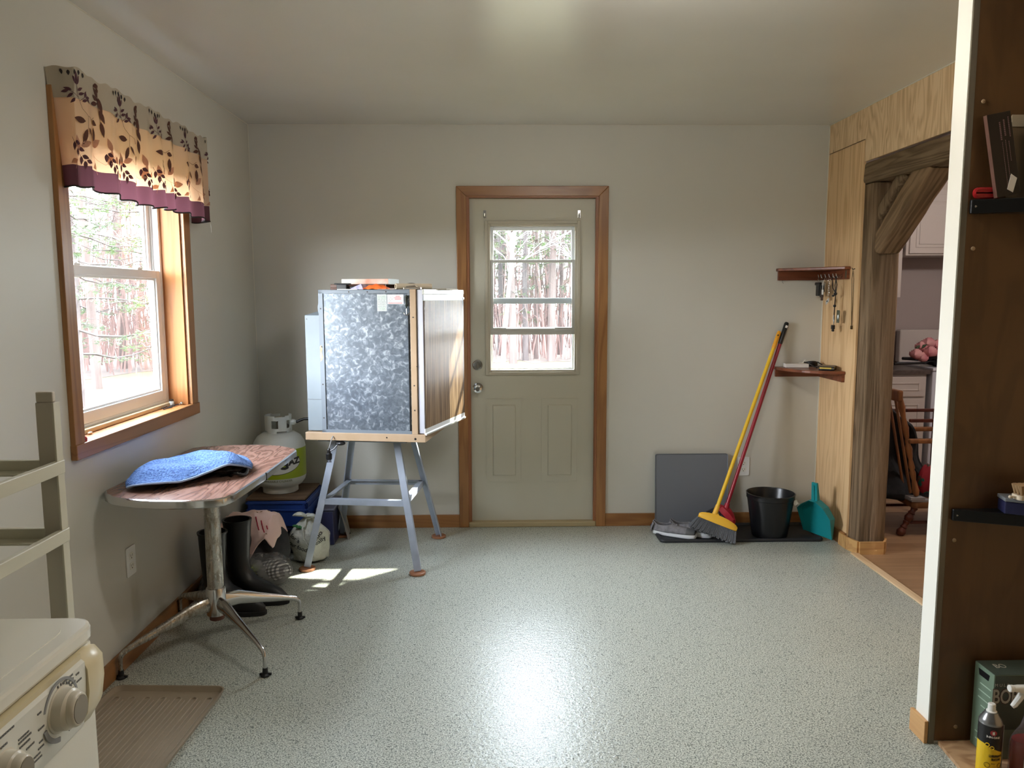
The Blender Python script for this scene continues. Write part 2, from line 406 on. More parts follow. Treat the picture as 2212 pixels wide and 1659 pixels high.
# little oak base around the post, and the threshold strip
b = MB(); q = [(2.062, 4.44), (2.062, 4.345), (2.085, 4.252), (2.225, 4.252), (2.262, 4.31), (2.262, 4.42)]; t = .013
for i in range(len(q)-1):
    a, c = Vector(q[i]), Vector(q[i+1]); nrm = Vector((c-a).yx); nrm = Vector((nrm.x, -nrm.y)).normalized()*t
    b.prism([a, c, c+nrm, a+nrm], 0, .075)
struct('trim_10', b, wood('pine_base', (206, 162, 104), (180, 132, 80), axis=0, rings=4))
struct('trim_11', MB().prism([(2.040, 4.262), (2.085, 4.262), (2.085, 2.46), (2.040, 2.46)], .0, .009), wood('threshold_pine', (226, 196, 156), (196, 160, 116), axis=1, rings=4), bev=.003)

# ------------------------------------------------------------------ left window
b = MB()
cx = XL+.019
b.box(XL, cx, 2.703, 2.768, .925, 2.20); b.box(XL, cx, 3.757, 3.828, .967, 2.20); b.box(XL, cx, 2.768, 3.757, 2.12, 2.19)
w1 = struct('window_1', b, OAK, bev=.002)
struct('window_sill', MB().box(XL-.10, XL+.001, WY0, WY1, .948, .9665), JAMB, w1)
struct('window_apron', MB().box(XL, XL+.024, 2.700, 3.833, .912, .967), OAKY, w1, bev=.003)
b = MB(); b.box(XL-.10, XL+.001, WY1-.016, WY1, .967, 2.11); b.box(XL-.10, XL+.001, WY0, WY0+.012, .967, 2.11); b.box(XL-.10, XL+.001, WY0, WY1, 2.098, 2.11)
struct('window_jamb', b, JAMB, w1)
b = MB(); ya, yb = WY0+.012, WY1-.016
b.frame(-1.662, -1.601, ya, yb, .967, 2.098, .022, ax='x', wb=.03)
b.frame(-1.633, -1.629, ya+.022, yb-.022, .985, 2.08, .014, ax='x')
struct('window_frame', b, VINYL, w1, bev=.002)
def sash(nm, x0, x1, z0, z1, st, rb, rt):
    m_ = MB().frame(x0, x1, ya+.024, yb-.024, z0, z1, st, ax='x', wb=rb, wt=rt)
    m_.frame(x0+.008, x1-.008, ya+.024+st-.002, yb-.024-st+.002, z0+rb-.002, z1-rt+.002, .012, ax='x')
    o_ = struct(nm, m_, VINYL, w1, bev=.0025)
    xm = (x0+x1)/2
    obj('pane', MB().box(xm-.002, xm+.002, ya+.026+st, yb-.026-st, z0+rb, z1-rt), GLASS, o_)
    return o_
s1 = sash('lower_sash', -1.628, -1.602, .997, 1.612, .042, .048, .036)
sash('upper_sash', -1.660, -1.634, 1.572, 2.075, .042, .036, .04)
b = MB()
for yy in (3.0, 3.52): b.box(-1.628, -1.604, yy-.022, yy+.022, 1.612, 1.619); b.lathe([(.012, 0), (.012, .008), (.004, .012)], (-1.618, yy, 1.619), 12); b.box(-1.634, -1.60, yy-.004, yy+.012, 1.624, 1.629)
obj('sash_lock', b, VINYL, s1)
obj('frame_sill', MB().box(-1.60, -1.575, ya, yb, .967, .985), plain('tan_stop', (206, 186, 150), .5), w1, bev=.003)

# ------------------------------------------------------------------ exterior door
YD = 4.878
b = MB()
cy = YB-.017
b.prism([(-.247, 0), (-.185, 0), (-.185, 2.102), (-.247, 2.164)], 0, .0165, Matrix(((1, 0, 0, 0), (0, 0, 1, cy), (0, 1, 0, 0), (0, 0, 0, 1))))
b.prism([(.637, 0), (.699, 0), (.699, 2.164), (.637, 2.102)], 0, .0165, Matrix(((1, 0, 0, 0), (0, 0, 1, cy), (0, 1, 0, 0), (0, 0, 0, 1))))
d1 = struct('door_1', b, OAK, bev=.003)
b = MB().prism([(-.247, 2.164), (-.185, 2.102), (.637, 2.102), (.699, 2.164)], 0, .0165, Matrix(((1, 0, 0, 0), (0, 0, 1, cy), (0, 1, 0, 0), (0, 0, 0, 1))))
struct('head_casing', b, OAKH, d1, bev=.003)
b = MB().box(-.192, -.172, YB-.01, YB+.12, 0, 2.108).box(.626, .642, YB-.01, YB+.12, 0, 2.108).box(-.172, .626, YB-.01, YB+.12, 2.094, 2.108)
b.box(-.172, -.166, YB-.002, YB+.02, 0, 2.094).box(.620, .626, YB-.002, YB+.02, 0, 2.094)
struct('jamb', b, plain('reddish_jamb', (150, 98, 62), .4), d1)
struct('threshold', MB().prism([(-.185, YB-.02), (.637, YB-.02), (.637, YB+.15), (-.185, YB+.15)], 0, .034), plain('tan_threshold', (168, 152, 116), .5), d1, bev=.006)
b = MB(); x0, x1, z0, z1 = -.1715, .6255, .034, 2.0935
LX0, LX1, LZ0, LZ1 = -.052, .508, 1.005, 1.938
for (a, c, e, f) in ((x0, LX0, z0, z1), (LX1, x1, z0, z1), (LX0, LX1, z0, LZ0), (LX0, LX1, LZ1, z1)): b.box(a, c, YD, YD+.044, e, f)
def raised(b, a, c, e, f):
    b.frame(YD-.004, YD+.001, a, c, e, f, .007)
    b.frame(YD-.0015, YD+.001, a+.007, c-.007, e+.007, f-.007, .03)
    b.hexa([(a+.04, YD, e+.045), (c-.04, YD, e+.045), (c-.04, YD, f-.04), (a+.04, YD, f-.04), (a+.046, YD-.005, e+.051), (c-.046, YD-.005, e+.051), (c-.046, YD-.005, f-.046), (a+.046, YD-.005, f-.046)])
raised(b, -.070, .160, .286, .834); raised(b, .285, .521, .286, .834)
slab = struct('door_slab', b, DOORP, d1)
b = MB(); b.frame(YD-.012, YD+.002, -.073, .528, .988, 1.957, .02); b.frame(YD-.006, YD+.04, -.056, .512, 1.003, 1.942, .018)
struct('lite_frame', b, mk_wall('lite_frame_paint', (184, 178, 160), .4), d1, bev=.0025)
b = MB(); b.frame(YD+.022, YD+.042, -.040, .496, 1.44, 1.925, .022, wb=.036, wt=.026)
us = struct('upper_sash', b, BLUEVINYL, d1, bev=.002)
obj('pane', MB().box(-.018, .474, YD+.031, YD+.034, 1.476, 1.90), GLASS, us)
b = MB(); b.frame(YD+.0, YD+.02, -.040, .496, 1.245, 1.716, .019, wb=.045, wt=.019)
b.box(.06, .37, YD-.012, YD+.001, 1.262, 1.285); b.box(-.034, .10, YD-.006, YD+.001, 1.268, 1.276); b.box(.35, .49, YD-.006, YD+.001, 1.268, 1.276)
ls = struct('lower_sash', b, ALU, d1, bev=.002)
obj('pane', MB().box(-.021, .477, YD+.009, YD+.012, 1.29, 1.697), GLASS, ls)
b = MB(); b.frame(YD+.03, YD+.045, -.040, .496, 1.018, 1.93, .014)
struct('screen_channel', b, BLUEVINYL, d1)
obj('pane', MB().box(-.03, .486, YD+.048, YD+.051, 1.02, 1.93), GLASS, d1)
# knob, deadbolt, two hooks
b = MB(); Mx = rotM((-.122, YD, .905), 90)
b.lathe([(.0, 0), (.033, 0), (.033, .006), (.013, .010), (.012, .03), (.022, .036), (.0275, .05), (.025, .062), (.014, .067), (.013, .060), (.0, .060)], M=Mx, n=28)
struct('door_handle', b, CHROME, d1, smooth=True)
b = MB(); Mx = rotM((-.124, YD, 1.052), 90)
b.lathe([(.0, 0), (.032, 0), (.032, .007), (.028, .011), (.0, .012)], M=Mx, n=28); b.box(-.128, -.120, YD-.03, YD-.01, 1.035, 1.070)
struct('deadbolt', b, CHROME, d1, bev=.001)
for hx in (-.071, .519):
    b = MB(); b.box(hx-.008, hx+.008, YD-.003, YD, 1.975, 2.02); b.tube([(hx, YD-.002, 1.985), (hx, YD-.012, 1.978), (hx, YD-.024, 1.985), (hx, YD-.027, 2.0)], .0035, 8)
    b.tube([(hx, YD-.002, 1.99), (hx, YD-.02, 1.972)], .003, 8)
    struct('coat_hook', b, CHROME, d1)

# ------------------------------------------------------------------ wall outlets
def outlet(name, M, label):
    t = thing(name, label, 'outlet', M.translation); W = M
    b = MB(); b.prism(rrect(.078, .122, .006, 2), 0, .005, W); obj('cover_plate', b, VINYL, t, bev=.0015)
    for s in (-1, 1):
        b = MB(); b.prism(rrect(.034, .03, .009, 3, 0, s*.021), .005, .0065, W); ob = obj('socket', b, WHITEP, t)
        b = MB(); b.prism([(-.008, s*.021-.002), (-.006, s*.021-.002), (-.006, s*.021+.008), (-.008, s*.021+.008)], .0064, .0068, W)
        b.prism([(.006, s*.021-.002), (.008, s*.021-.002), (.008, s*.021+.008), (.006, s*.021+.008)], .0064, .0068, W)
        b.prism(circ(.003, 8, 0, s*.021-.008), .0064, .0068, W); obj('slot', b, BLACK, ob)
outlet('wall_outlet', Matrix(((0, 0, 1, XL), (1, 0, 0, 3.08), (0, 1, 0, .412), (0, 0, 0, 1))), 'white duplex outlet on the left wall beside the pedestal table')
outlet('wall_outlet', Matrix(((1, 0, 0, 1.594), (0, 0, -1, YB), (0, 1, 0, .388), (0, 0, 0, 1))), 'white duplex outlet on the back wall behind the brooms')

# ------------------------------------------------------------------ ceiling lamp above the photographer's view (lights the room)
LMP = (.52, 2.22)
t = thing('ceiling_light', 'brass bar ceiling lamp with four bare round bulbs', 'ceiling light', (LMP[0], LMP[1], 2.40))
b = MB(); b.box(LMP[0]-.28, LMP[0]+.28, LMP[1]-.035, LMP[1]+.035, 2.505, ZC-.001); obj('base', b, NICKEL, t, bev=.004)
BULB, n, l, bb = newmat('bulb_glow'); bb.inputs['Emission Color'].default_value = (1, .96, .90, 1); bb.inputs['Emission Strength'].default_value = LAMP_E
for k in range(4):
    x = LMP[0]-.21+.14*k
    b = MB().lathe([(.014, 2.48), (.016, 2.506)], (x, LMP[1], 0), 12); so = obj('socket', b, WHITEP, t)
    obj('bulb', MB().ball((x, LMP[1], 2.452), .03, n=16, m=10), BULB, so, smooth=True)
# ------------------------------------------------------------------ valance curtain
CUR = trans('valance_cream', (222, 196, 168), .45, .9, (226, 184, 146), .3, 500)
CURP = trans('valance_plum', (104, 68, 76), .35, .9, (92, 56, 66))
CURL = trans('print_brown', (96, 62, 52), .3, .9); CURL2 = trans('print_taupe', (176, 138, 118), .35, .9, (220, 160, 120)); CURL3 = trans('print_plum', (92, 58, 66), .3, .9)
CURD = plain('print_black', (44, 36, 36), .9)
V0, V1, VT, VB = 2.70, 3.885, 2.252, 1.862
def vpath(s):            # s metres along the cloth: near return, front, far return
    if s < .085: return (XL+.006+s*1.06, V0+.006*(s/.085))
    if s > .085+(V1-V0): return (XL+.096-(s-.085-(V1-V0))*1.06, V1)
    return (XL+.096, V0+.004+(s-.085))
VS = .085*2+(V1-V0)
def vsurf(s, z, off=0):
    x, y = vpath(s); f = (VT-z)/(VT-VB)
    a = (.004+.012*f)
    wv = math.sin(s*46+1.2*math.sin(s*9))*a + .008*f*math.sin(s*17+2)
    if z > VT-.07: wv *= .6
    e = min(1, max(0, (s)/.12)); e2 = min(1, max(0, (VS-s)/.1))
    zz = z + (.004*math.sin(s*70) + .005*math.sin(s*21))*(1 if z > VT-.03 else 0) + f*(.007*math.sin(s*8+.5)+.004*math.sin(s*46))
    if s < .12: y += .04*f*(1-e)
    k_ = min(1, max(0, (s-.05)/.05))
    return Vector((x + wv*e*e2 + off*k_, y+.5*wv*(1-e) - off*(1-k_), zz))
t = thing('valance_curtain', 'floral cream valance with plum hem over the left window', 'valance', (XL+.02, 3.29, VB))
HB = VB+.073
obj('curtain_panel', MB().grid(lambda u, v: vsurf(u*VS, HB+v*(VT-HB)), 260, 14), CUR, t, smooth=True)
obj('hem_band', MB().grid(lambda u, v: vsurf(u*VS, VB+v*.073), 260, 4), CURP, t, smooth=True)
b = MB().tube([vsurf(k/200*VS, VB, .001) for k in range(201)], .0032, 6); obj('hem_piping', b, CURD, t)
obj('header_band', MB().grid(lambda u, v: vsurf(u*VS, VT-.095+v*.097, .0025), 260, 5), trans('valance_header_shaded', (176, 166, 148), .12, .9, (200, 180, 150), .3, 500), t, smooth=True)  # cream cloth greyed in its colour, standing in for the missing backlight
b = MB(); b.tube([(XL+.02, V0+.01, VT-.03), (XL+.085, V0+.012, VT-.03), (XL+.088, V0+.02, VT-.03), (XL+.088, V1-.02, VT-.03), (XL+.085, V1-.01, VT-.03), (XL+.003, V1-.01, VT-.03)], .006, 8); obj('curtain_rod', b, WHITEP, t)
b = MB(); b.tube([vsurf(VS-.09, VB), (XL+.10, V1+.004, VB-.03), (XL+.096, V1+.018, VB-.055)], .0009, 5); obj('loose_thread', b, PAPER, t)
random.seed(11)
def leaf(mb, s, z, ang, ln, wd, off=.0042):
    c, sn = math.cos(ang), math.sin(ang); n_ = 5; L_ = []; R_ = []
    for i in range(n_+1):
        k = i/n_; w_ = wd*math.sin(PI*k**.8)*.5 + (.0002)
        for sgn, A in ((1, L_), (-1, R_)): A.append((s + c*k*ln - sn*w_*sgn, z + sn*k*ln + c*w_*sgn))
    V = [[mb.bm.verts.new(vsurf(min(max(p[0], .002), VS-.002), min(max(p[1], (HB+.004 if mb.mi == 1 else VB+.002)), VT-.004), off)) for p in A] for A in (L_, R_)]
    for i in range(n_): mb.face([V[0][i], V[1][i], V[1][i+1], V[0][i+1]])
def stem(mb, pts, wd=.0016, off=.004):
    P = []
    for i in range(len(pts)-1):
        for k in range(5): P.append(tuple(pts[i][j]+(pts[i+1][j]-pts[i][j])*k/5 for j in (0, 1)))
    P.append(pts[-1]); V = []
    for i, p in enumerate(P):
        q = P[min(i+1, len(P)-1)]; o_ = P[max(i-1, 0)]; d = Vector((q[0]-o_[0], q[1]-o_[1]))
        if d.length < 1e-6: d = Vector((1, 0))
        d.normalize(); nx, nz = -d.y*wd/2, d.x*wd/2
        V.append([mb.bm.verts.new(vsurf(min(max(p[0]+k*nx, .002), VS-.002), p[1]+k*nz, off)) for k in (1, -1)])
    for i in range(len(V)-1): mb.face([V[i][0], V[i][1], V[i+1][1], V[i+1][0]])
rep = .30; b = MB(); nrep = 5
for r in range(nrep):
    s0 = .045 + r*rep
    def P(ds, dz): return (s0+ds, VT-dz)
    def LF(ds, dz, a, ln, wd):
        if .004 < s0+ds < VS-.03: leaf(b, s0+ds, VT-dz, math.radians(a), ln, wd)
    def ST(p):
        if s0+p[-1][0] < VS-.02 and s0+p[0][0] < VS-.02: stem(b, [P(*q) for q in p])
    b.mi = 3                                                # black tips along the top
    for k in range(5): LF(.0+k*.022, .006, -80-k*6, .018, .010)
    b.mi = 2                                                # dark twig in the header
    ST([(.075, .125), (.055, .08), (.05, .035)]); ST([(.06, .09), (.02, .07)]); ST([(.065, .10), (.10, .075)])
    for (x, y, a) in ((.05, .05, 60), (.048, .05, 120), (.055, .068, 30), (.03, .07, 165), (.02, .072, 190), (.035, .08, 215), (.06, .08, 20), (.085, .085, 60), (.09, .085, 10), (.095, .08, -40), (.075, .1, 20), (.045, .095, 220), (.05, .04, 90)): LF(x, y, a, .028, .010)
    b.mi = 0
    ST([(.19, .01), (.185, .06), (.195, .12), (.20, .155)])
    for (x, y, a, l, w_) in ((.19, .01, 210, .035, .016), (.187, .06, 130, .04, .014), (.187, .07, 160, .035, .014), (.187, .08, 195, .045, .016), (.19, .06, -70, .055, .02), (.195, .1, -65, .05, .02), (.20, .14, -80, .055, .018), (.187, .045, 100, .03, .012)): LF(x, y, a, l, w_)
    ST([(.075, .125), (.10, .145), (.14, .15), (.165, .135)]); ST([(.10, .145), (.095, .19), (.085, .22)])
    for (x, y, a, l, w_) in ((.085, .165, 175, .05, .022), (.09, .19, -110, .06, .018), (.10, .185, -50, .04, .013), (.15, .15, -15, .03, .02), (.16, .17, -90, .06, .02)): LF(x, y, a, l, w_)
    b.mi = 1
    ST([(.03, .33), (.05, .26), (.10, .235), (.16, .27), (.18, .33)]); ST([(.16, .27), (.21, .29), (.26, .25)])
    for (x, y, a, l, w_) in ((.05, .265, 100, .05, .024), (.06, .25, 20, .05, .022), (.15, .24, 40, .055, .026), (.17, .29, -100, .08, .02), (.22, .29, 70, .06, .028), (.25, .27, 10, .05, .028), (.24, .24, 110, .05, .024), (.04, .30, 200, .04, .02)): LF(x, y, a, l, w_)
    b.mi = 2
    ST([(.02, .225), (.045, .27), (.075, .31)]); ST([(.215, .25), (.235, .28), (.26, .31)])
    for (x, y) in ((.03, .24), (.045, .26), (.06, .285), (.075, .30), (.215, .25), (.23, .27), (.245, .29), (.262, .305)):
        LF(x, y, -95, .03, .014); LF(x+.004, y-.002, -20, .026, .015)
po = obj('leaf_print', b, [CURL, CURL2, CURL3, CURD], t)

# ------------------------------------------------------------------ things on the window sill
SZ = .9665
t = thing('glass_jar', 'tiny glass jar with dark lid on the window sill', 'jar', (-1.572, 3.70, SZ))
obj('body', MB().lathe([(.011, SZ), (.013, SZ+.004), (.012, SZ+.02), (.008, SZ+.024)], (-1.572, 3.70, 0), 16), plain('jar_glass', (200, 205, 200), .08, spec=.8), t, smooth=True)
obj('lid', MB().lathe([(.010, SZ+.024), (.010, SZ+.032)], (-1.572, 3.70, 0), 16), plain('dark_lid', (60, 50, 40), .4), t)
b = MB(); random.seed(2)
for k in range(5):
    y = 3.56+.025*k; b.tube([(-1.56+random.uniform(-.01, .01), y, SZ+.004), (-1.55+random.uniform(-.02, .02), y+.05, SZ+.006)], .0028, 6)
tag(obj('pen_bundle', b, plain('dark_pens', (50, 48, 50), .4)), 'small dark loose pens lying on the window sill', 'pens')
b = MB(); b.tube([(-1.545, 3.715, SZ+.004), (-1.54, 3.74, SZ+.006), (-1.55, 3.752, SZ+.005)], .004, 8); b.ball((-1.535, 3.728, SZ+.008), .008)
tag(obj('metal_trinket', b, CHROME, smooth=True), 'small silvery trinket in the far corner of the window sill', 'trinket')
tag(obj('red_trinket', MB().lathe([(.016, SZ), (.016, SZ+.012), (.011, SZ+.018)], (-1.512, 2.785, 0), 16), plain('red_cap', (170, 30, 40), .4), smooth=True), 'small round red thing at the near end of the window sill', 'trinket')
tag(obj('wall_putty', MB().ball((-1.56, 2.93, SZ+.005), .008, .012, .006), plain('putty', (190, 170, 140), .5), smooth=True), 'tiny tan lump on the middle of the window sill', 'pebble')

# ------------------------------------------------------------------ pedestal table
def tform(o): return o
TC = (-1.206, 3.18)
t = thing('pedestal_table', 'woodgrain pedestal table with chrome edge and four splayed chrome feet', 'table', (TC[0], TC[1], 0))
tp = [(-1.500, 2.90), (-1.475, 2.852), (-1.42, 2.800), (-1.345, 2.768), (-1.24, 2.745), (-1.13, 2.740), (-1.04, 2.758), (-1.008, 2.783), (-.992, 2.83), (-.974, 3.20), (-.971, 3.655), (-.985, 3.695), (-1.08, 3.772), (-1.20, 3.803), (-1.33, 3.797), (-1.45, 3.765), (-1.492, 3.73), (-1.498, 3.68)]
TABT, n, l, bb = newmat('woodgrain_laminate')
v = ncoord(n, l, (1.9, .42, 1), (0, 0, .18)); f = nnoise(n, l, v, 4.2, 4, .55, .5)
mu = n.new('ShaderNodeMath'); mu.operation = 'MULTIPLY'; mu.inputs[1].default_value = 60; l.new(f, mu.inputs[0]); si = n.new('ShaderNodeMath'); si.operation = 'SINE'; l.new(mu.outputs[0], si.inputs[0])
mr = n.new('ShaderNodeMapRange'); mr.inputs[1].default_value = -1; l.new(si.outputs[0], mr.inputs[0])
l.new(ramp(n, l, mr.outputs[0], [(.0, L((112, 80, 68))), (.25, L((128, 95, 82))), (.9, L((142, 110, 97)))]), bb.inputs['Base Color']); bb.inputs['Roughness'].default_value = .25
obj('table_top', MB().prism([(TC[0]+(x-TC[0])*.994, TC[1]+(y-TC[1])*.996) for x, y in tp], .727, .7535), TABT, t)
b = MB(); N = len(tp)
outp = [Vector((x, y)) for x, y in tp]
for zA, zB, ex in ((.722, .7525, .0035),):
    ring = []
    for i in range(N):
        a, c, d = outp[i-1], outp[i], outp[(i+1) % N]; nr = ((c-a).normalized()+(d-c).normalized()).normalized(); ring.append((c, Vector((nr.y, -nr.x))))
    rr = [[Vector((c.x+nv.x*o_, c.y+nv.y*o_, z)) for c, nv in ring] for (o_, z) in ((0, zA), (ex, zA+.003), (ex*1.2, (zA+zB)/2), (ex, zB-.003), (0, zB), (-.004, zB+.0015), (-.004, zA), (0, zA))]
    b.loft(rr, cap=False)
obj('edge_band', b, CHROME, t, smooth=True)
obj('leaf_joint', MB().box(-.979, -.9695, 3.180, 3.1825, .722, .7535), BLACK, t)
obj('under_plate', MB().box(-1.33, -1.08, 3.03, 3.33, .712, .727), plain('dark_underside', (70, 60, 50), .6), t)
obj('column', MB().lathe([(.033, .24), (.033, .712)], (TC[0], TC[1], 0), 28), WCHROME, t, smooth=True)
obj('hub', MB().lathe([(.030, .136), (.040, .14), (.0405, .252), (.038, .258), (.033, .259)], (TC[0], TC[1], 0), 28), CHROME, t, smooth=True)
obj('hub_cap', MB().lathe([(.030, .118), (.032, .136)], (TC[0], TC[1], 0), 24), plain('rusty_cap', (96, 52, 36), .5), t)
for (fx, fy) in ((-1.482, 2.893), (-.921, 2.898), (-.922, 3.44), (-1.487, 3.478)):
    d = Vector((fx-TC[0], fy-TC[1], 0)); ln = d.length; d.normalize(); s_ = Vector((-d.y, d.x, 0))
    c = Vector((TC[0], TC[1], 0)); rings = []
    for (k, zc, hw, hh) in ((.033, .190, .017, .034), (.10, .186, .0185, .032), (ln*.5, .158, .014, .024), (ln-.06, .119, .0085, .0135), (ln-.022, .105, .0085, .012), (ln-.006, .094, .0085, .010), (ln, .078, .0085, .0085), (ln, .03, .008, .008)):
        ctr = c + d*k + Vector((0, 0, zc))
        if k < ln-.03: fr = (s_, Vector((0, 0, 1)))
        elif k < ln-.001: fr = (s_, (Vector((0, 0, 1))+d).normalized())
        else: fr = (s_, d)
        rings.append([ctr + fr[0]*math.cos(2*PI*q/12)*hw + fr[1]*math.sin(2*PI*q/12)*hh for q in range(12)])
    lg = obj('leg', MB().loft(rings), WCHROME if fx < -1.3 else CHROME, t, smooth=True)
    b = MB().lathe([(.018, .0005), (.019, .006), (.011, .012), (.010, .034)], (fx, fy, 0), 14); b.box(fx-.022, fx+.024, fy-.004, fy+.004, .004, .012)
    obj('glide', b, BLACKR, lg)
# towel and the dark pouch under it
TW, n, l, bb = newmat('terry_blue'); v = ncoord(n, l); f = nnoise(n, l, v, 110, 3, .6)
l.new(ramp(n, l, f, [(.3, L((38, 66, 118))), (.7, L((98, 134, 186)))]), bb.inputs['Base Color']); bb.inputs['Roughness'].default_value = .95; nbump(n, l, bb, f, 1.0, .012)
A0 = [Vector(p) for p in ((-1.41, 2.885, 0), (-1.355, 2.862, 0), (-1.28, 2.885, 0), (-1.17, 3.00, 0), (-1.075, 3.10, 0), (-1.040, 3.20, 0))]
A1 = [Vector(p) for p in ((-1.44, 2.945, 0), (-1.455, 3.10, 0), (-1.43, 3.34, 0), (-1.31, 3.45, 0), (-1.15, 3.40, 0), (-1.060, 3.27, 0))]
def cr(A, u):
    k = u*(len(A)-1); i = min(int(k), len(A)-2); f_ = k-i; g = lambda j: A[min(max(j, 0), len(A)-1)]
    p0, p1, p2, p3 = g(i-1), g(i), g(i+1), g(i+2)
    return .5*((2*p1)+(p2-p0)*f_+(2*p0-5*p1+4*p2-p3)*f_*f_+(3*p1-p0-3*p2+p3)*f_**3)
def towel(u, v):
    p = cr(A0, u).lerp(cr(A1, u), v)
    s_ = math.sin(PI*min(1, u*.93+.04))**.55
    lift = .034*max(0, 1-abs(u-.76)/.27)*(1-v)**1.5
    h = .060*(1.12-.25*u)*s_*max(0, math.sin(PI*(.08+.92*v*.96)))**.7 + lift
    fold = .009*math.sin(u*17+v*5)*math.sin(PI*v) + .006*math.sin(v*19+u*8)*s_ + .010*noise.noise(Vector((p.x*11, p.y*11, 1)))
    return Vector((p.x, p.y, .758 + max(0, h+fold*s_)))
o = obj('blue_towel', MB().grid(towel, 64, 40), TW, smooth=True, solid=.006)
tag(o, 'rumpled light blue terry towel lying on the pedestal table', 'towel')
o.modifiers['solid'].offset = -1 if False else 1
b = MB()
edge = [towel(u/60, 0)+Vector((0, -.002, .003)) for u in range(61)]
o2 = obj('towel_hem', b.tube(edge, .0045, 6), plain('towel_hem', (150, 172, 205), .9), o)
t = thing('camera_pouch', 'black shiny pouch tucked beneath the blue towel on the table', 'pouch', (-1.14, 3.20, .7535))
CAMO = plain('glossy_black_fabric', (16, 16, 18), .3, rgb2=(60, 60, 58), ns=22, nst=(.52, .6))
obj('body', MB().ball((-1.13, 3.20, .7805), .075, .11, .0262), CAMO, t, smooth=True)
b = MB().tube([(-1.07+.03*math.cos(a), 3.14+.045*math.sin(a), .766+.006*math.sin(3*a)) for a in [k*.35 for k in range(19)]], .007, 8)
obj('strap', b, BLACK, t, smooth=True)

# ------------------------------------------------------------------ fridge on its stand
def mk_galv():
    m, n, l, b = newmat('galvanised_steel'); v = ncoord(n, l)
    vo = n.new('ShaderNodeTexVoronoi'); vo.inputs['Scale'].default_value = 85; vo.feature = 'F1'; l.new(v, vo.inputs['Vector'])
    f = nnoise(n, l, v, 40, 2, .5, .9); f2 = nnoise(n, l, v, 3, 3)
    base = ramp(n, l, f, [(.38, L((98, 106, 114))), (.56, L((120, 128, 136))), (.62, L((142, 150, 157))), (.72, L((172, 179, 184)))])
    mx = n.new('ShaderNodeMix'); mx.data_type = 'RGBA'; mx.blend_type = 'MULTIPLY'; mx.inputs['Factor'].default_value = .6
    l.new(base, mx.inputs['A']); l.new(ramp(n, l, f2, [(.3, (.60, .64, .70, 1)), (.65, (1, 1, 1, 1))]), mx.inputs['B'])
    l.new(mx.outputs['Result'], b.inputs['Base Color']); b.inputs['Metallic'].default_value = .42
    l.new(ramp(n, l, vo.outputs['Color'], [(0, (.30, .30, .30, 1)), (1, (.38, .38, .38, 1))]), b.inputs['Roughness'])
    return m
GALV = mk_galv(); GREYM = plain('grey_sheet_metal', (116, 124, 132), .5, .2); PALEM = plain('pale_sheet_metal', (134, 144, 150), .55, .1, rgb2=(126, 136, 142), ns=4)
TAN = plain('tan_enamel', (178, 152, 124), .45, rgb2=(168, 142, 112), ns=6)
STRIPW = plain('door_edge_white', (176, 176, 184), .4)
FDOOR, n, l, bb = newmat('photo_laminate'); v = ncoord(n, l, (1, 30, 1.0)); f = nnoise(n, l, v, 2.2, 4, .65); v2 = ncoord(n, l, (1, 160, 5)); f2 = nnoise(n, l, v2, 1, 2)
ad = n.new('ShaderNodeMath'); ad.operation = 'MULTIPLY_ADD'; ad.inputs[1].default_value = .35; l.new(f2, ad.inputs[0]); l.new(f, ad.inputs[2])
l.new(ramp(n, l, ad.outputs[0], [(.52, L((66, 46, 30))), (.66, L((112, 88, 64))), (.82, L((144, 120, 92)))]), bb.inputs['Base Color']); bb.inputs['Roughness'].default_value = .42; bb.inputs['Specular IOR Level'].default_value = .2
FL = Matrix.Translation((-.376, 3.97, .726)) @ Matrix.Rotation(math.radians(-9), 4, 'Z')
t = thing('camper_fridge', 'small galvanised steel fridge with woodgrain door ajar, up on a stand', 'fridge', (-.376, 3.97, .726), rz=-9, local=True)
B0 = .042; T0 = .795
b = MB(); b.box(-.66, 0, 0, .55, 0, B0); obj('plinth', b, TAN, t, bev=.002)
b = MB(); b.box(-.565, -.045, .012, .55, B0, T0); obj('body', b, GALV, t, bev=.002)
b = MB(); b.box(-.567, -.543, .006, .013, B0, T0+.002); b.box(-.567, -.075, .006, .013, B0, B0+.016); b.box(-.567, -.075, .006, .013, T0-.016, T0+.002); b.box(-.567, -.04, .006, .56, T0, T0+.003)
obj('flange', b, GREYM, t)
b = MB(); b.box(-.085, -.081, .006, .013, B0+.016, T0-.12); obj('seam', b, BLACK, t)
b = MB(); b.box(-.072, -.040, 0, .55, B0, T0+.004); obj('door_frame', b, TAN, t, bev=.002)
b = MB(); b.box(-.655, -.566, .03, .5, B0+.004, .665); b.hexa([(-.655, .03, .665), (-.566, .03, .665), (-.566, .5, .665), (-.655, .5, .665), (-.62, .12, .683), (-.566, .12, .683), (-.566, .5, .683), (-.62, .5, .683)])
cu = obj('cooling_unit_cover', b, PALEM, t, bev=.002)
SG = plain('seam_grey', (110, 116, 120), .6)
obj('seam', MB().box(-.656, -.565, .0285, .031, .215, .218), SG, cu); obj('screw', MB().lathe([(.003, 0), (.003, .003)], M=rotM((-.645, .03, .645), 90), n=8), SG, cu)
b = MB(); b.loft([[(-.566-.02*k/6-.012*math.sin(k/6*PI), .05, .76-k*.014), (-.566, .05, .76-k*.014), (-.566, .2, .76-k*.014), (-.58-.02*k/6-.012*math.sin(k/6*PI), .2, .76-k*.014)] for k in range(7)]); obj('vent_flap', b, PALEM, t)
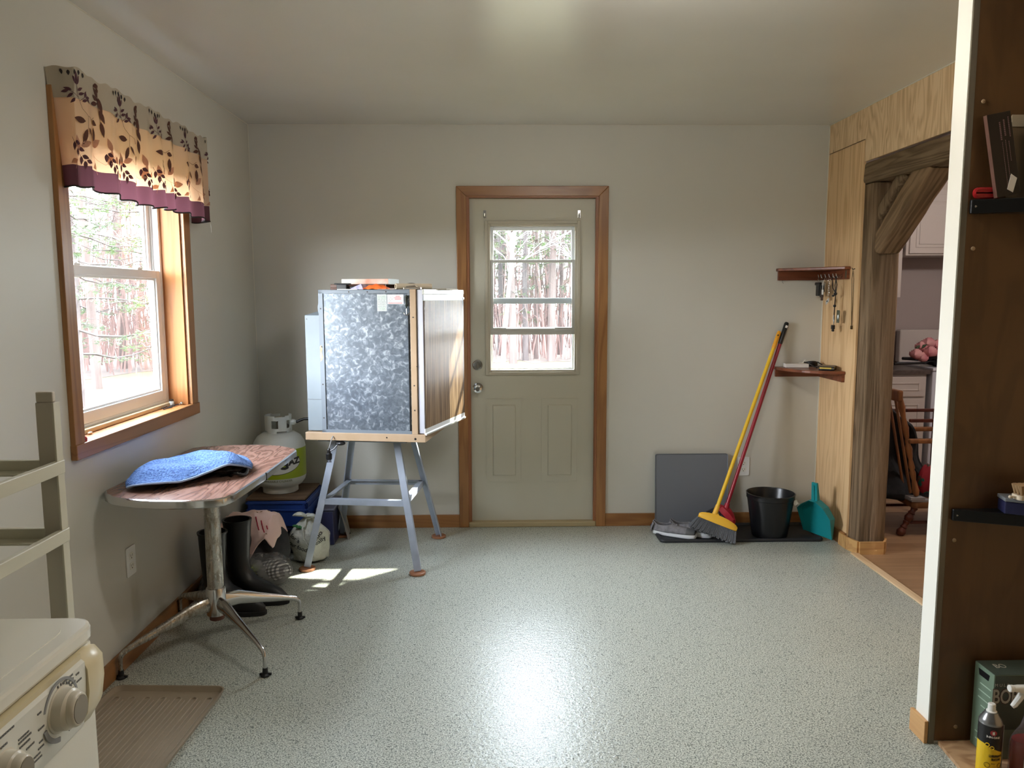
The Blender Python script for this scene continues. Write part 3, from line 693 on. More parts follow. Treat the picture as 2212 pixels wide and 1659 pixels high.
for (x, z) in ((-.556, .3), (-.556, .5), (-.556, .12), (-.556, .7), (-.40, .787), (-.30, .787), (-.2, .787), (-.056, .655), (-.056, .17), (-.056, .3)):
    obj('screw', MB().lathe([(.004, 0), (.0035, .0015), (0, .002)], M=rotM((x, .006 if x < -.1 else 0, z), 90), n=8), plain('screw_dark', (60, 56, 52), .5) if 'SCR' not in globals() else SCR, t)
    SCR = bpy.data.materials['screw_dark']
for (x, z, r_) in ((-.055, .018, .006), (-.21, .022, .004), (-.04, .4, .003)): obj('drilled_hole', MB().lathe([(r_, 0), (r_, .001)], M=rotM((x, 0, z), 90), n=12), BLACK, t)
obj('rust_patch', MB().prism([(-.565, .42), (-.555, .43), (-.549, .445), (-.556, .47), (-.552, .49), (-.559, .51), (-.566, .50)], 0, .0006, Matrix(((1, 0, 0, 0), (0, 0, 1, .0052), (0, 1, 0, 0), (0, 0, 0, 1)))), plain('pale_rust', (214, 190, 150), .8, rgb2=(170, 150, 120), ns=80), t)
b = MB(); b.box(-.60, -.11, .02, .45, -.010, -.001); obj('drip_tray', b, PALEM, t, bev=.003)
# door, ajar: its own frame turned about the near hinge
D = Matrix.Translation((-.004, .0, 0)) @ Matrix.Rotation(math.radians(-8.5), 4, 'Z')
DL = .60
b = MB(); b.box(-.036, 0, .004, DL, B0+.004, T0+.002, D); dr = obj('door', b, STRIPW, t, bev=.003)
b = MB(); b.box(-.001, .0035, .012, DL-.012, B0+.030, T0-.052, D); obj('door_panel', b, FDOOR, dr)
b = MB(); b.prism([(-.002, B0-.004), (.010, B0-.004), (.012, B0+.004), (.004, B0+.008), (.004, B0+.03), (-.002, B0+.03)], .002, DL+.004, D @ Matrix(((1, 0, 0, 0), (0, 0, 1, 0), (0, 1, 0, 0), (0, 0, 0, 1)))); obj('bottom_trim', b, plain('trim_white', (206, 206, 202), .4), dr)
b = MB(); b.box(-.004, .006, .002, DL+.002, T0-.022, T0+.004, D); b.box(-.004, .004, .002, DL, T0-.056, T0-.052, D); obj('top_trim', b, plain('trim_cream', (184, 184, 172), .4), dr, bev=.002)
obj('name_strip', MB().box(0, .0045, .004, DL-.002, T0-.052, T0-.022, D), plain('strip_silver', (140, 148, 152), .35), dr)
obj('badge', MB().box(.004, .0052, DL-.22, DL-.08, T0-.048, T0-.026, D), plain('badge_pink', (222, 196, 184), .5), dr)
b = MB(); b.box(-.002, .004, DL-.012, DL+.001, B0+.03, T0-.056, D); obj('edge_gasket', b, BLACK, dr)
obj('latch', MB().box(.001, .008, DL-.012, DL+.004, T0-.05, T0-.04, D), CHROME, dr)
b = MB(); b.box(-.040, -.037, .02, .5, B0+.01, T0-.01, D); obj('gasket', b, BLACKR, dr)
# power cord hanging from the plinth
b = MB(); b.tube([(-.505, -.003, .024), (-.507, -.018, .012), (-.513, -.017, -.01), (-.522, -.012, -.03), (-.527, -.01, -.045)], .003, 8); cd = obj('power_cord', b, plain('cord_grey', (150, 150, 150), .5), t, smooth=True)
b = MB(); b.lathe([(.005, -.040), (.009, -.05), (.010, -.066), (.016, -.072), (.016, -.098), (.014, -.102)], (-.528, -.010, 0), 16); b.tube([(-.52, -.01, -.055), (-.50, -.008, -.045), (-.48, 0, -.02)], .004, 6); b.ball((-.47, .01, -.016), .028, .02, .012)
for dx in (-.009, 0, .009): b.box(-.528+dx-.0018, -.528+dx+.0018, -.012, -.008, -.118, -.10)
obj('plug', b, BLACK, cd)

# stand
def bar(mb, p0, p1, w_, h_=None, side=(0, 1, 0)):
    p0, p1 = Vector(p0), Vector(p1); h_ = h_ or w_; d = (p1-p0).normalized(); v = Vector(side); v = (v-d*v.dot(d)).normalized(); u = d.cross(v)
    mb.hexa([p0+u*a*w_/2+v*q*h_/2 for a, q in ((-1, -1), (1, -1), (1, 1), (-1, 1))] + [p1+u*a*w_/2+v*q*h_/2 for a, q in ((-1, -1), (1, -1), (1, 1), (-1, 1))]); return mb
STL = plain('stand_paint', (168, 176, 190), .45, .1, rgb2=(154, 162, 174), ns=12)
t = thing('fridge_stand', 'grey painted angle iron stand with splayed legs under the fridge', 'stand', (-.706, 4.351, 0))
F = [(-1.045, 4.083), (-.434, 4.002), (-.367, 4.636), (-.977, 4.677)]; cx_, cy_ = -.706, 4.35
TP = [(cx_+(x-cx_)*.55, cy_+(y-cy_)*.55) for x, y in F]
ZT = .715
for (fx, fy), (tx, ty) in zip(F, TP):
    b = MB(); sx = 1 if fx < cx_ else -1; sy = 1 if fy < cy_ else -1
    p0 = Vector((fx, fy, .0165)); p1 = Vector((tx, ty, ZT-.0005))
    bar(b, p0, p1, .036, .005); q = Vector((-sx*.0165, sy*.018, 0)); bar(b, p0+q, p1+q, .036, .005, side=(1, 0, 0))
    obj('leg', b, STL, t, bev=.0008)
k = (.365-.0165)/(ZT-.0165)
R_ = [(Vector((F[i][0], F[i][1], .0165)).lerp(Vector((TP[i][0], TP[i][1], ZT)), k)) for i in range(4)]
for i in range(4):
    a, c = R_[i].copy(), R_[(i+1) % 4].copy(); d = (c-a).normalized(); a += d*.012; c -= d*.012
    inw = (Vector((cx_, cy_, .36)) - (a+c)/2); inw.z = 0; inw.normalize()
    b = MB(); bar(b, a+inw*.004, c+inw*.004, .030, .004, side=tuple(inw)); bar(b, a+inw*.018+Vector((0, 0, .015)), c+inw*.018+Vector((0, 0, .015)), .032, .004, side=(0, 0, 1))
    obj('stretcher', b, STL, t, bev=.0008)
b = MB()
for i in range(4):
    a = Vector((TP[i][0], TP[i][1], ZT-.012)); c = Vector((TP[(i+1) % 4][0], TP[(i+1) % 4][1], ZT-.012)); bar(b, a, c, .02, .004)
obj('top_rail', b, STL, t)
FW = wood('foot_disc', (176, 122, 88), (130, 82, 56), axis=0, rings=4)
for (fx, fy), w_ in zip(F, ('front left', 'front right', 'back right', 'back left')):
    o = obj('wooden_coaster', MB().lathe([(.040, .0005), (.044, .003), (.044, .013), (.038, .0155), (.030, .013)], (fx, fy, 0), 28), FW, smooth=True)
    tag(o, 'round brown wooden coaster under the %s foot of the fridge stand' % w_, 'coaster', 'wooden coasters under the fridge stand')

# things on top of the fridge
FT = .726+T0+.0035
def FLp(x, y, z=0): return FL @ Vector((x, y, T0+.0035+z))
def flM(x, y, z=0, rz=0): return FL @ Matrix.Translation((x, y, T0+.0035+z)) @ Matrix.Rotation(math.radians(rz), 4, 'Z')
BROWN = wood('dark_tray', (92, 56, 36), (70, 40, 26), axis=0, rings=3)
b = MB(); b.box(-.535, -.23, .10, .34, 0, .010, flM(0, 0)); b.box(-.535, -.23, .10, .112, .010, .030, flM(0, 0)); b.box(-.535, -.23, .328, .34, .010, .030, flM(0, 0)); b.box(-.535, -.523, .112, .328, .01, .03, flM(0, 0))
tag(obj('wooden_tray', b, BROWN, bev=.002), 'dark brown wooden tray at the back left on the fridge', 'tray')
t = thing('flat_box', 'flat white and orange printed box lying on the brown tray on the fridge', 'box', flM(-.37, .22, .0305).translation)
b = MB(); b.box(-.50, -.235, .13, .30, .0308, .058, flM(0, 0, 0, -3)); obj('carton', b, plain('printed_carton', (232, 220, 206), .5, rgb2=(214, 128, 90), ns=5, nst=(.5, .7)), t, bev=.001)
b = MB(); b.box(-.2345, -.2335, .13, .30, .031, .0578, flM(0, 0, 0, -3)); obj('label', b, plain('label_pale', (220, 228, 226), .5), t)
# orange pouch, blue envelope, black clip, papers
b = MB()
def pil(u, v):
    x = -.335+.135*u; y = .03+.07*v; h = .026*math.sin(PI*u)**.6*math.sin(PI*v)**.7
    return FLp(x, y, .003+h+.002*math.sin(u*20+v*9))
def pil2(u, v):
    x = -.335+.135*u; y = .03+.07*v; return FLp(x, y, .0015)
b.grid(pil, 24, 12); b.grid(pil2, 2, 2)
tag(obj('orange_pouch', b, plain('orange_plastic', (240, 112, 50), .4), smooth=True), 'crumpled orange plastic pouch at the front edge on the fridge', 'pouch')
b = MB(); b.hexa([FLp(x, y, z) for x, y, z in ((-.41, .04, .001), (-.33, .035, .001), (-.33, .10, .001), (-.41, .10, .001), (-.39, .045, .012), (-.345, .04, .03), (-.31, .10, .022), (-.40, .10, .006))])
tag(obj('folded_envelope', b, plain('lilac_paper', (150, 148, 190), .7, rgb2=(190, 186, 214), ns=30)), 'folded lilac blue paper beside the orange pouch on the fridge', 'paper')
b = MB(); b.box(-.475, -.42, .03, .07, 0, .028, flM(0, 0)); b.box(-.49, -.405, .035, .065, .026, .034, flM(0, 0)); b.box(-.46, -.38, .05, .062, .006, .018, flM(0, 0))
tag(obj('black_clamp', b, BLACK, bev=.003), 'black plastic clamp near the front left edge on the fridge', 'clamp')
b = MB(); b.box(-.47, -.36, .008, .028, 0, .003, flM(0, 0, 0, -2)); tag(obj('note_pad', b, PAPER), 'thin white note pad at the front edge on the fridge', 'paper')
b = MB(); b.box(-.24, -.17, .02, .1, 0, .002, flM(0, 0, 0, 6)); b.box(-.22, -.15, .03, .1, .0022, .004, flM(0, 0, 0, -8)); tag(obj('loose_papers', b, plain('pinkish_paper', (214, 190, 180), .7)), 'loose pinkish papers right of the orange pouch on the fridge', 'paper')
b = MB(); M_ = FL @ Matrix.Translation((-.145, .02, T0+.0185)) @ Matrix.Rotation(math.radians(-58), 4, 'Z') @ Matrix.Rotation(math.radians(90), 4, 'Y') 
M_ = FL @ Matrix.Translation((-.150, .015, T0+.0195)) @ Matrix.Rotation(math.radians(38), 4, 'Z') @ Matrix.Rotation(math.radians(90), 4, 'Y')
b.lathe([(.0105, .0), (.015, 0), (.015, .20), (.0105, .20), (.0105, 0)], M=M_, n=20, cap=False); tag(obj('rolled_paper', b, plain('cream_tube', (222, 208, 184), .6), smooth=True), 'cream cardboard tube lying on the fridge top near the door', 'tube')
b = MB(); b.box(-.11, -.02, .02, .05, 0, .010, flM(0, 0)); b.box(-.10, -.03, .05, .13, .0, .006, flM(0, 0)); b.tube([FLp(-.10, .03, .014), FLp(-.05, .03, .018), FLp(-.03, .04, .012)], .004, 8)
tag(obj('hinge_hardware', b, NICKEL, bev=.002), 'small metal hardware pieces above the fridge hinge', 'hardware')
b = MB().ball(FLp(-.10, .14, .026), .03, .02, .010); b.box(-.13, -.07, .10, .17, 0, .017, flM(0, 0)); tag(obj('black_gadget', b, BLACK, smooth=True), 'small rounded black gadget behind the cream tube on the fridge', 'gadget')
b = MB(); b.box(-.06, .06, .2, .42, 0.0005, .004, flM(0, 0, 0, -5)); tag(obj('flat_folder', b, plain('kraft', (178, 160, 136), .7)), 'thin tan folder lying on the fridge top over the door', 'folder')

# cards and hook on the steel side
def onside(x0, x1, z0, z1, y=.0118, dy=.0008): return MB().box(x0, x1, y-dy, y, z0, z1, FL)
def sideM(x, z, y=.0108): return FL @ Matrix(((1, 0, 0, x), (0, 0, -1, y), (0, 1, 0, z), (0, 0, 0, 1)))
t = thing('instruction_card', 'tall pale card on the galvanised fridge side', 'card', FL @ Vector((-.225, .0116, .685)))
obj('card', onside(-.249, -.199, .687, .773), plain('pale_green_card', (206, 220, 210), .6), t)
b = MB(); random.seed(5)
for k in range(17):
    z = .766-k*.0046; x = -.245
    while x < -.205:
        w_ = random.uniform(.002, .006); b.box(x, min(x+w_, -.203), .0104, .0112, z-.0012, z+.0008, FL); x += w_+random.uniform(.001, .003)
obj('fine_print', b, GREYPR, t)
t = thing('warning_card', 'white warning card with red heading on the galvanised fridge side', 'card', FL @ Vector((-.15, .0116, .72)))
obj('card', onside(-.195, -.108, .723, .772), plain('white_card', (236, 232, 230), .6), t)
b = MB(); b.box(-.189, -.114, .0104, .0112, .7265, .7295, FL); 
for z_, xa, xb in ((.7635, -.150, -.128), (.756, -.157, -.120), (.7488, -.154, -.123)):
    x = xa
    while x < xb: b.box(x, x+.0028, .0104, .0112, z_-.0016, z_+.0016, FL); x += .0034
obj('red_print', b, plain('red_print', (200, 60, 60), .6), t)
b = MB()
for (x, z, r) in ((-.177, .749, .008), (-.170, .756, .008), (-.184, .742, .006)): b.tube([FL @ Vector((x+r*math.cos(a), .0106, z+r*math.sin(a))) for a in [k*PI/8 for k in range(17)]], .0005, 4, cap=False)
b.box(-.190, -.168, .0104, .0112, .7335, .7345, FL); b.box(-.190, -.172, .0104, .0112, .7315, .7322, FL); b.box(-.15, -.116, .0104, .0112, .7355, .7362, FL)
obj('fine_print', b, GREYPR, t)
t = thing('anchor_hook', 'black magnetic strap with small steel anchor hook on the fridge side', 'hook', FL @ Vector((-.09, .0, .67)))
b = MB(); b.tube([FL @ Vector(p) for p in ((-.085, .004, .767), (-.094, .002, .758), (-.092, .002, .738), (-.090, .003, .722))], [.007, .009, .006, .004], 8); b.ball(FL @ Vector((-.090, 0, .717)), .008); b.box(-.093, -.087, -.001, .004, .695, .712, FL); obj('strap', b, plain('dark_green_strap', (34, 42, 36), .4), t, smooth=True)
b = MB(); b.tube([FL @ Vector(p) for p in ((-.090, 0, .700), (-.090, 0, .672))], .002, 8)
b.tube([FL @ Vector((-.090+.014*math.cos(a), -.001, .680+.014*math.sin(a))) for a in [PI+k*PI/10 for k in range(11)]], .0022, 8); obj('anchor', b, CHROME, t, smooth=True)
# ------------------------------------------------------------------ corner: crates, gas tank, bags, boots
CB = plain('crate_blue', (34, 62, 132), .4); CB2 = plain('crate_dark_blue', (22, 36, 78), .45)
def crate(name, label, x0, x1, y0, y1, z0, z1, m, holes, group):
    t = thing(name, label, 'crate', ((x0+x1)/2, (y0+y1)/2, z0), group=group)
    b = MB(); b.frame(x0, x0, 0, 0, 0, 0, 0) if False else None
    w_ = .006
    b.box(x0, x1, y0, y1, z0, z0+w_)
    if not holes:
        b.box(x0, x1, y0, y0+w_, z0, z1); b.box(x0, x1, y1-w_, y1, z0, z1); b.box(x0, x0+w_, y0, y1, z0, z1); b.box(x1-w_, x1, y0, y1, z0, z1)
    else:
        h = z1-z0
        for zz in (z0, z0+h*.42, z1-.022):
            b.box(x0, x1, y0, y0+w_, zz, zz+.018); b.box(x1-w_, x1, y0, y1, zz, zz+.018); b.box(x0, x0+w_, y0, y1, zz, zz+.018); b.box(x0, x1, y1-w_, y1, zz, zz+.018)
        nx = 6
        for i in range(nx+1):
            x = x0+(x1-x0-.010)*i/nx; b.box(x, x+.010, y0, y0+w_, z0, z1)
            y = y0+(y1-y0-.010)*i/nx; b.box(x1-w_, x1, y, y+.010, z0, z1); b.box(x0, x0+w_, y, y+.010, z0, z1)
    obj('shell', b, m, t, bev=.0015)
    b = MB()
    for zz in (z1-.016, z0+(z1-z0)*.62):
        b.box(x0-.008, x1+.008, y0-.008, y0, zz, zz+.010); b.box(x1, x1+.008, y0-.008, y1+.008, zz, zz+.010); b.box(x0-.008, x0, y0-.008, y1+.008, zz, zz+.010)
    for (x, y) in ((x0+.01, y0-.006), (x1-.02, y0-.006), ): b.box(x, x+.01, y, y+.006, z0+.01, z1-.01)
    b.box(x1, x1+.006, y0+.02, y0+.03, z0+.01, z1-.01)
    obj('rib', b, m, t, bev=.0015)
crate('storage_crate', 'open lattice blue crate on the floor, bottom of the stack under the gas tank', -1.445, -1.115, 4.36, 4.74, .001, .158, CB2, True, None)
crate('storage_crate', 'solid sided blue crate on top of the lattice crate, under the gas tank', -1.450, -1.110, 4.36, 4.75, .160, .312, CB, False, None)
b = MB(); b.box(-1.462, -1.118, 4.375, 4.74, .3125, .326); tag(obj('wooden_board', b, wood('old_board', (112, 88, 66), (82, 62, 46), axis=0, rough=.8, rings=4), bev=.002), 'grey brown wooden board lying between the blue crate and the gas tank', 'board')
TKX, TKY = -1.308, 4.555
t = thing('propane_tank', 'white propane tank with lime green band standing on stacked blue crates', 'gas tank', (TKX, TKY, .3265))
TKW = plain('tank_white', (212, 214, 208), .4, rgb2=(200, 202, 196), ns=5); LIME = plain('tank_lime', (150, 168, 20), .4); WARM = plain('tank_label', (206, 206, 200), .4)
obj('foot_ring', MB().lathe([(.098, .3266), (.103, .33), (.103, .362), (.096, .372)], (TKX, TKY, 0), 40), TKW, t, smooth=True)
obj('body', MB().lathe([(.04, .352), (.09, .357), (.125, .372), (.146, .400), (.152, .425), (.152, .60), (.146, .63), (.126, .662), (.095, .683), (.05, .694), (.0, .696)], (TKX, TKY, 0), 56), TKW, t, smooth=True, flat=60)
RT = .1526
obj('lime_band', MB().lathe([(RT, .428), (RT+.0004, .43), (RT+.0004, .597), (RT, .599)], (TKX, TKY, 0), 64, cap=False), LIME, t, smooth=True)
def cyl(c, off=.0008, cz=.513, th0=0):
    th = -PI/2 + th0 + c.x/RT; r = RT+off+c.z
    return Vector((TKX+r*math.cos(th), TKY+r*math.sin(th), cz+c.y))
ti = math.radians(7)
def tl(x, y): return (x*math.cos(ti)-y*math.sin(ti), x*math.sin(ti)+y*math.cos(ti))
def ov(mb, rx, ry, off):
    for k in range(40):
        for q in range(9):
            P4 = []
            for (kk, qq) in ((k, q), (k+1, q), (k+1, q+1), (k, q+1)):
                f = qq/9; a = 2*PI*kk/40; x, y = tl(rx*f*math.cos(a), ry*f*math.sin(a)); P4.append(cyl(Vector((x, y, 0)), off, th0=.28))
            if q == 0: P4 = [P4[0], P4[2], P4[3]]
            mb.poly(P4)
b = MB(); ov(b, .128, .057, .0016); obj('oval_outline', b, BLACK, t)
b = MB(); ov(b, .125, .054, .0023); obj('oval_label', b, WARM, t)
def tfn(dx, dy, off, sh=.18):
    return lambda c: cyl(Vector((*tl(c.x+dx+c.y*sh, c.y+dy), c.z)), off, th0=.28)
b = MB(); textmb('G', .082, None, .0004, b, tfn(.018, -.002, .0036, 0), sx=.95, bold=.004); textmb('AZ', .050, None, .0004, b, tfn(.084, .004, .0036, .05), sx=1.05, bold=.0026)
textmb('IR', .028, None, .0004, b, tfn(-.040, -.012, .0036), sx=1, bold=.001); obj('lettering', b, BLACK, t)
b = MB()
for k in range(24):
    pass
gp = []
for k in range(24):
    a = 2*PI*k/24; gp.append(cyl(Vector((*tl(.018+.017*math.cos(a), -.002+.018*math.sin(a)), 0)), .0030, th0=.28))
b.poly(gp); obj('lettering_fill', b, LIME, t)
b = MB(); textmb('EXCHANGEABLE CYLINDER', .0165, None, .0003, b, lambda c: cyl(c, .0006, .4165, .05), bold=.0002); obj('small_lettering', b, plain('lettering_grey', (120, 122, 90), .5), t)
b = MB(); n_ = 48; holes = []
def colz(a, top): return .676 if not top else (.790 if math.cos(a*2-.6) > -.75 else .784)
V = []
for k in range(n_):
    a = 2*PI*k/n_
    if .9 < (a % (2*PI)) < 1.6: continue
    x, y = math.cos(a), math.sin(a); lo = .676 + (.022 if math.sin(a*4) > 0 else 0)
    hole = (abs(((a+PI/2+.35) % (2*PI)) - .30) < .26) or (abs(a-3.05) < .24) or (abs(a-5.75) < .24)
    segs = ((lo, .715), (.762, colz(a, 1))) if hole else ((lo, colz(a, 1)),)
    a2 = a+2*PI/n_*1.02
    for z0, z1 in segs:
        r0, r1 = .074, .078
        b.hexa([(TKX+r0*x, TKY+r0*y, z0), (TKX+r1*x, TKY+r1*y, z0), (TKX+r1*math.cos(a2), TKY+r1*math.sin(a2), z0), (TKX+r0*math.cos(a2), TKY+r0*math.sin(a2), z0),
                (TKX+r0*x, TKY+r0*y, z1), (TKX+r1*x, TKY+r1*y, z1), (TKX+r1*math.cos(a2), TKY+r1*math.sin(a2), z1), (TKX+r0*math.cos(a2), TKY+r0*math.sin(a2), z1)])
obj('collar', b, TKW, t)
b = MB(); b.lathe([(.024, .690), (.024, .70), (.014, .706), (.014, .745), (.006, .748), (.006, .758), (.022, .76), (.024, .772), (.018, .778)], (TKX, TKY, 0), 16); b.box(TKX, TKX+.06, TKY-.012, TKY+.012, .715, .738)
obj('valve', b, NICKEL, t, smooth=True)
b = MB(); b.lathe([(.012, 0), (.017, .01), (.017, .04), (.010, .05)], M=rotM((TKX+.055, TKY, .745), 0, 90), n=14); obj('hose_nut', b, TKW, t)
tag(obj('gas_hose', MB().tube([(TKX+.106, TKY, .745), (TKX+.15, TKY+.005, .762), (TKX+.26, TKY+.01, .764), (-1.0, TKY+.06, .762), (-.93, 4.66, .77)], .0085, 10), BLACKR, smooth=True), 'black gas hose running from the propane tank to the fridge', 'hose')

def blob(c, rx, ry, h, seed, amp=.12, n=40, m=22, pinch=None, top=1.0, fr=2.4):
    """a slumped, wrinkled sack standing on z=c[2]"""
    mb = MB(); c = Vector(c); rings = []
    for i in range(m+1):
        k = i/m
        if pinch: pr = (0.05 if i == 0 else 1)*(1-.16*(1-k)**3) * (1 if k < pinch else max(.10, 1-((k-pinch)/(1-pinch))**1.2*.93))
        else: pr = math.sin(PI*(.12+.88*k))**.55 if k > .0 else .05
        r = []
        for j in range(n):
            a = 2*PI*j/n; d = Vector((math.cos(a), math.sin(a), k*1.4)); q = 1 + amp*noise.noise(d*fr+Vector((seed, 0, 0))) + amp*.6*noise.noise(Vector((a*7+seed, k*1.2, seed)))*(k if pinch else .5)
            r.append(c+Vector((rx*pr*q*math.cos(a), ry*pr*q*math.sin(a), h*(k*top + .03*math.sin(a*3+seed)*k))))
        rings.append(r)
    return mb.loft(rings)
# knotted white carrier bag with print
BAGW = plain('bag_white', (186, 188, 178), .28, bump=1.0, bs=16, bd=.03)
BX, BY = -1.065, 4.235
t = thing('carrier_bag', 'knotted off white plastic shopping bag with black handwriting print', 'bag', (BX, BY, 0))
bagm = blob((BX, BY, .002), .112, .085, .262, 3.3, .17, pinch=.62); obj('bag_body', bagm, BAGW, t, smooth=True, sub=1)
b = MB(); b.ball((BX, BY-.012, .262), .022, .02, .018)
for (dx, dz, ln) in ((-1, .4, .085), (1, .2, .05)):
    P_ = [(BX+dx*ln*k/8, BY-.02-.012*math.sin(k/8*PI), .262+dz*.04*math.sin(k/8*PI)+.012*k/8*dz) for k in range(9)]
    b.tube(P_, [.008, .016, .024, .028, .03, .028, .022, .014, .004], 12, sy=.45)
obj('knot', b, BAGW, t, smooth=True)
b = MB(); b.tube([(BX-.005, BY-.03, .26), (BX-.02, BY-.072, .21), (BX-.012, BY-.092, .16), (BX+.015, BY-.105, .12)], [.004, .006, .005, .003], 8, sy=.5); obj('loose_tie', b, BAGW, t, smooth=True)
def onbag(dx, z, rot, sz):
    def fn(c):
        x = c.x*math.cos(rot)-c.y*math.sin(rot)+dx; y = c.x*math.sin(rot)+c.y*math.cos(rot)
        rx = .114; k = (z+y)/.262
        pr = 1 if k < .62 else max(.1, 1-((k-.62)/.38)**1.2*.93)
        a = max(-.97, min(.97, x/(rx*pr*1.02)))
        return Vector((BX+x, BY-.094*pr*math.sqrt(1-a*a)-.0035-c.z, z+y))
    return fn
b = MB(); textmb('our food', .032, None, .0008, b, onbag(-.045, .108, -.32, 1), bold=.0004); textmb('for a', .032, None, .0008, b, onbag(-.06, .155, -.5, 1), bold=.0004)
textmb('really', .032, None, .0008, b, onbag(.07, .135, .5, 1), bold=.0004); textmb('do', .032, None, .0008, b, onbag(.070, .172, .9, 1), bold=.0004)
obj('lettering', b, BLACK, t)
b = MB()
for k in range(3): b.ball((BX-.062+.016*k, BY-.062+.004*k, .222-.007*k), .016, .010, .007)
obj('green_mark', b, plain('bag_green', (30, 104, 48), .4), t, smooth=True)

# black sack with the pink cloth over it
t = thing('black_bag', 'slumped black bag on the floor beneath the pink cloth', 'bag', (-1.285, 4.035, 0))
b = blob((-1.285, 4.035, .002), .165, .155, .305, 8.1, .14); obj('body', b, BLACKC, t, smooth=True, sub=1)
PINK = plain('pink_cloth', (226, 196, 188), .85, bump=.3, bs=150)
def pk(u, v):
    x = -1.455+.315*u; y = 3.875+.26*v
    z = .315 + .022*math.sin(PI*u)*math.sin(PI*v) - .006*math.sin(u*9)
    fr = 1-v
    drop = max(0, (fr-.55)/.45)
    corner = math.exp(-((u-.42)/.24)**2)*.175 + .05
    z -= drop**1.15*corner; y -= .02*drop
    z -= max(0, (u-.80)/.2)**1.3*.10*(.6+.5*v); x -= max(0, (u-.8)/.2)*.02
    z += .007*noise.noise(Vector((u*7, v*6, 2)))*2
    return Vector((x, y, z))
o = obj('pink_cloth', MB().grid(pk, 40, 30), PINK, smooth=True, solid=.004); tag(o, 'pale pink printed cloth draped over the black bag by the boots', 'cloth')
b = MB(); random.seed(9)
for k in range(26):
    u, v = random.uniform(.1, .9), random.uniform(.05, .8); L_ = random.uniform(.02, .06); a = random.uniform(-.5, .5)
    if .5 < u < .75 and v < .5: continue
    P_ = [pk(min(.99, u+L_*q/3*math.cos(a)), min(.98, v+L_*q/3*math.sin(a)))+Vector((0, -.001, .0035)) for q in range(4)]; b.tube(P_, .0022, 5)
obj('print', b, plain('tan_print', (150, 128, 92), .9), o)
b = MB()
for k in range(7):
    u0, v0 = .56+.035*k, .40-.045*(k % 3)-.02*k; P_ = [pk(u0+.03*q/3, v0-.06*q/3)+Vector((0, -.002, .0035)) for q in range(4)]; b.tube(P_, .003, 5)
obj('red_print', b, plain('crimson_print', (170, 40, 60), .9), o)
# grey sheer bag with gingham cloths
t = thing('sheer_bag', 'translucent grey plastic bag with gingham cloth inside, beside the boots', 'bag', (-1.20, 3.865, 0))
def mk_check(name, c1, c2, c3, sc_):
    m, n, l, b = newmat(name); v = ncoord(n, l, (sc_, sc_, sc_), (.3, .2, .5)); sp = n.new('ShaderNodeSeparateXYZ'); l.new(v, sp.inputs[0]); outs = []
    for ax in ('X', 'Z'):
        fr = n.new('ShaderNodeMath'); fr.operation = 'FRACT'; l.new(sp.outputs[ax], fr.inputs[0]); gt = n.new('ShaderNodeMath'); gt.operation = 'GREATER_THAN'; gt.inputs[1].default_value = .5; l.new(fr.outputs[0], gt.inputs[0]); outs.append(gt.outputs[0])
    ad = n.new('ShaderNodeMath'); ad.operation = 'ADD'; l.new(outs[0], ad.inputs[0]); l.new(outs[1], ad.inputs[1]); hv = n.new('ShaderNodeMath'); hv.operation = 'MULTIPLY'; hv.inputs[1].default_value = .5; l.new(ad.outputs[0], hv.inputs[0])
    l.new(ramp(n, l, hv.outputs[0], [(0, L(c1)), (.5, L(c2)), (1, L(c3))]), b.inputs['Base Color']); b.inputs['Roughness'].default_value = .9; return m
GING = mk_check('gingham_grey', (236, 236, 232), (120, 122, 126), (36, 38, 44), 62); GINGG = mk_check('gingham_lime', (190, 214, 60), (120, 140, 40), (44, 54, 30), 62)
def half(cx, cy, cz, rx, ry, rz, m_, nm, a0=0, a1=1):
    b = MB()
    def fn(u, v): a = PI*(.5+.0) + 0; th = 2*PI*u; ph = PI*(.02+.96*v); q = 1+.06*noise.noise(Vector((math.cos(th)*2, math.sin(th)*2, ph*2))); return Vector((cx+rx*math.sin(ph)*math.cos(th)*q, cy+ry*math.sin(ph)*math.sin(th)*q, cz-rz*math.cos(ph)*q))
    b.grid(fn, 28, 16); obj(nm, b, m_, t, smooth=True)
half(-1.165, 3.875, .072, .085, .085, .066, GING, 'grey_cloth'); half(-1.275, 3.86, .058, .055, .085, .054, GINGG, 'lime_cloth')
FILM, n, l, bb = newmat('sheer_film'); bb.inputs['Base Color'].default_value = L((150, 150, 150)); bb.inputs['Roughness'].default_value = .3
tr_ = n.new('ShaderNodeBsdfTransparent'); mx = n.new('ShaderNodeMixShader'); v = ncoord(n, l); l.new(ramp(n, l, nnoise(n, l, v, 14, 2), [(.42, (.22, .22, .22, 1)), (.62, (.62, .62, .62, 1))]), mx.inputs[0]); l.new(tr_.outputs[0], mx.inputs[1]); l.new(bb.outputs[0], mx.inputs[2]); l.new(mx.outputs[0], n['Material Output'].inputs[0])
def film(u, v):
    th = 2*PI*u; ph = PI*v; q = 1+.10*noise.noise(Vector((math.cos(th)*3, math.sin(th)*3, ph*2)))
    x = .145*math.sin(ph)**.8*math.cos(th)*q; y = .118*math.sin(ph)**.8*math.sin(th)*q; z = .083-.083*math.cos(ph)*q + (.02*math.sin(ph) if math.cos(th) < 0 else -.0)
    return Vector((-1.215+x, 3.87+y, max(.002, z)))
obj('film', MB().grid(film, 40, 20), FILM, t, smooth=True)
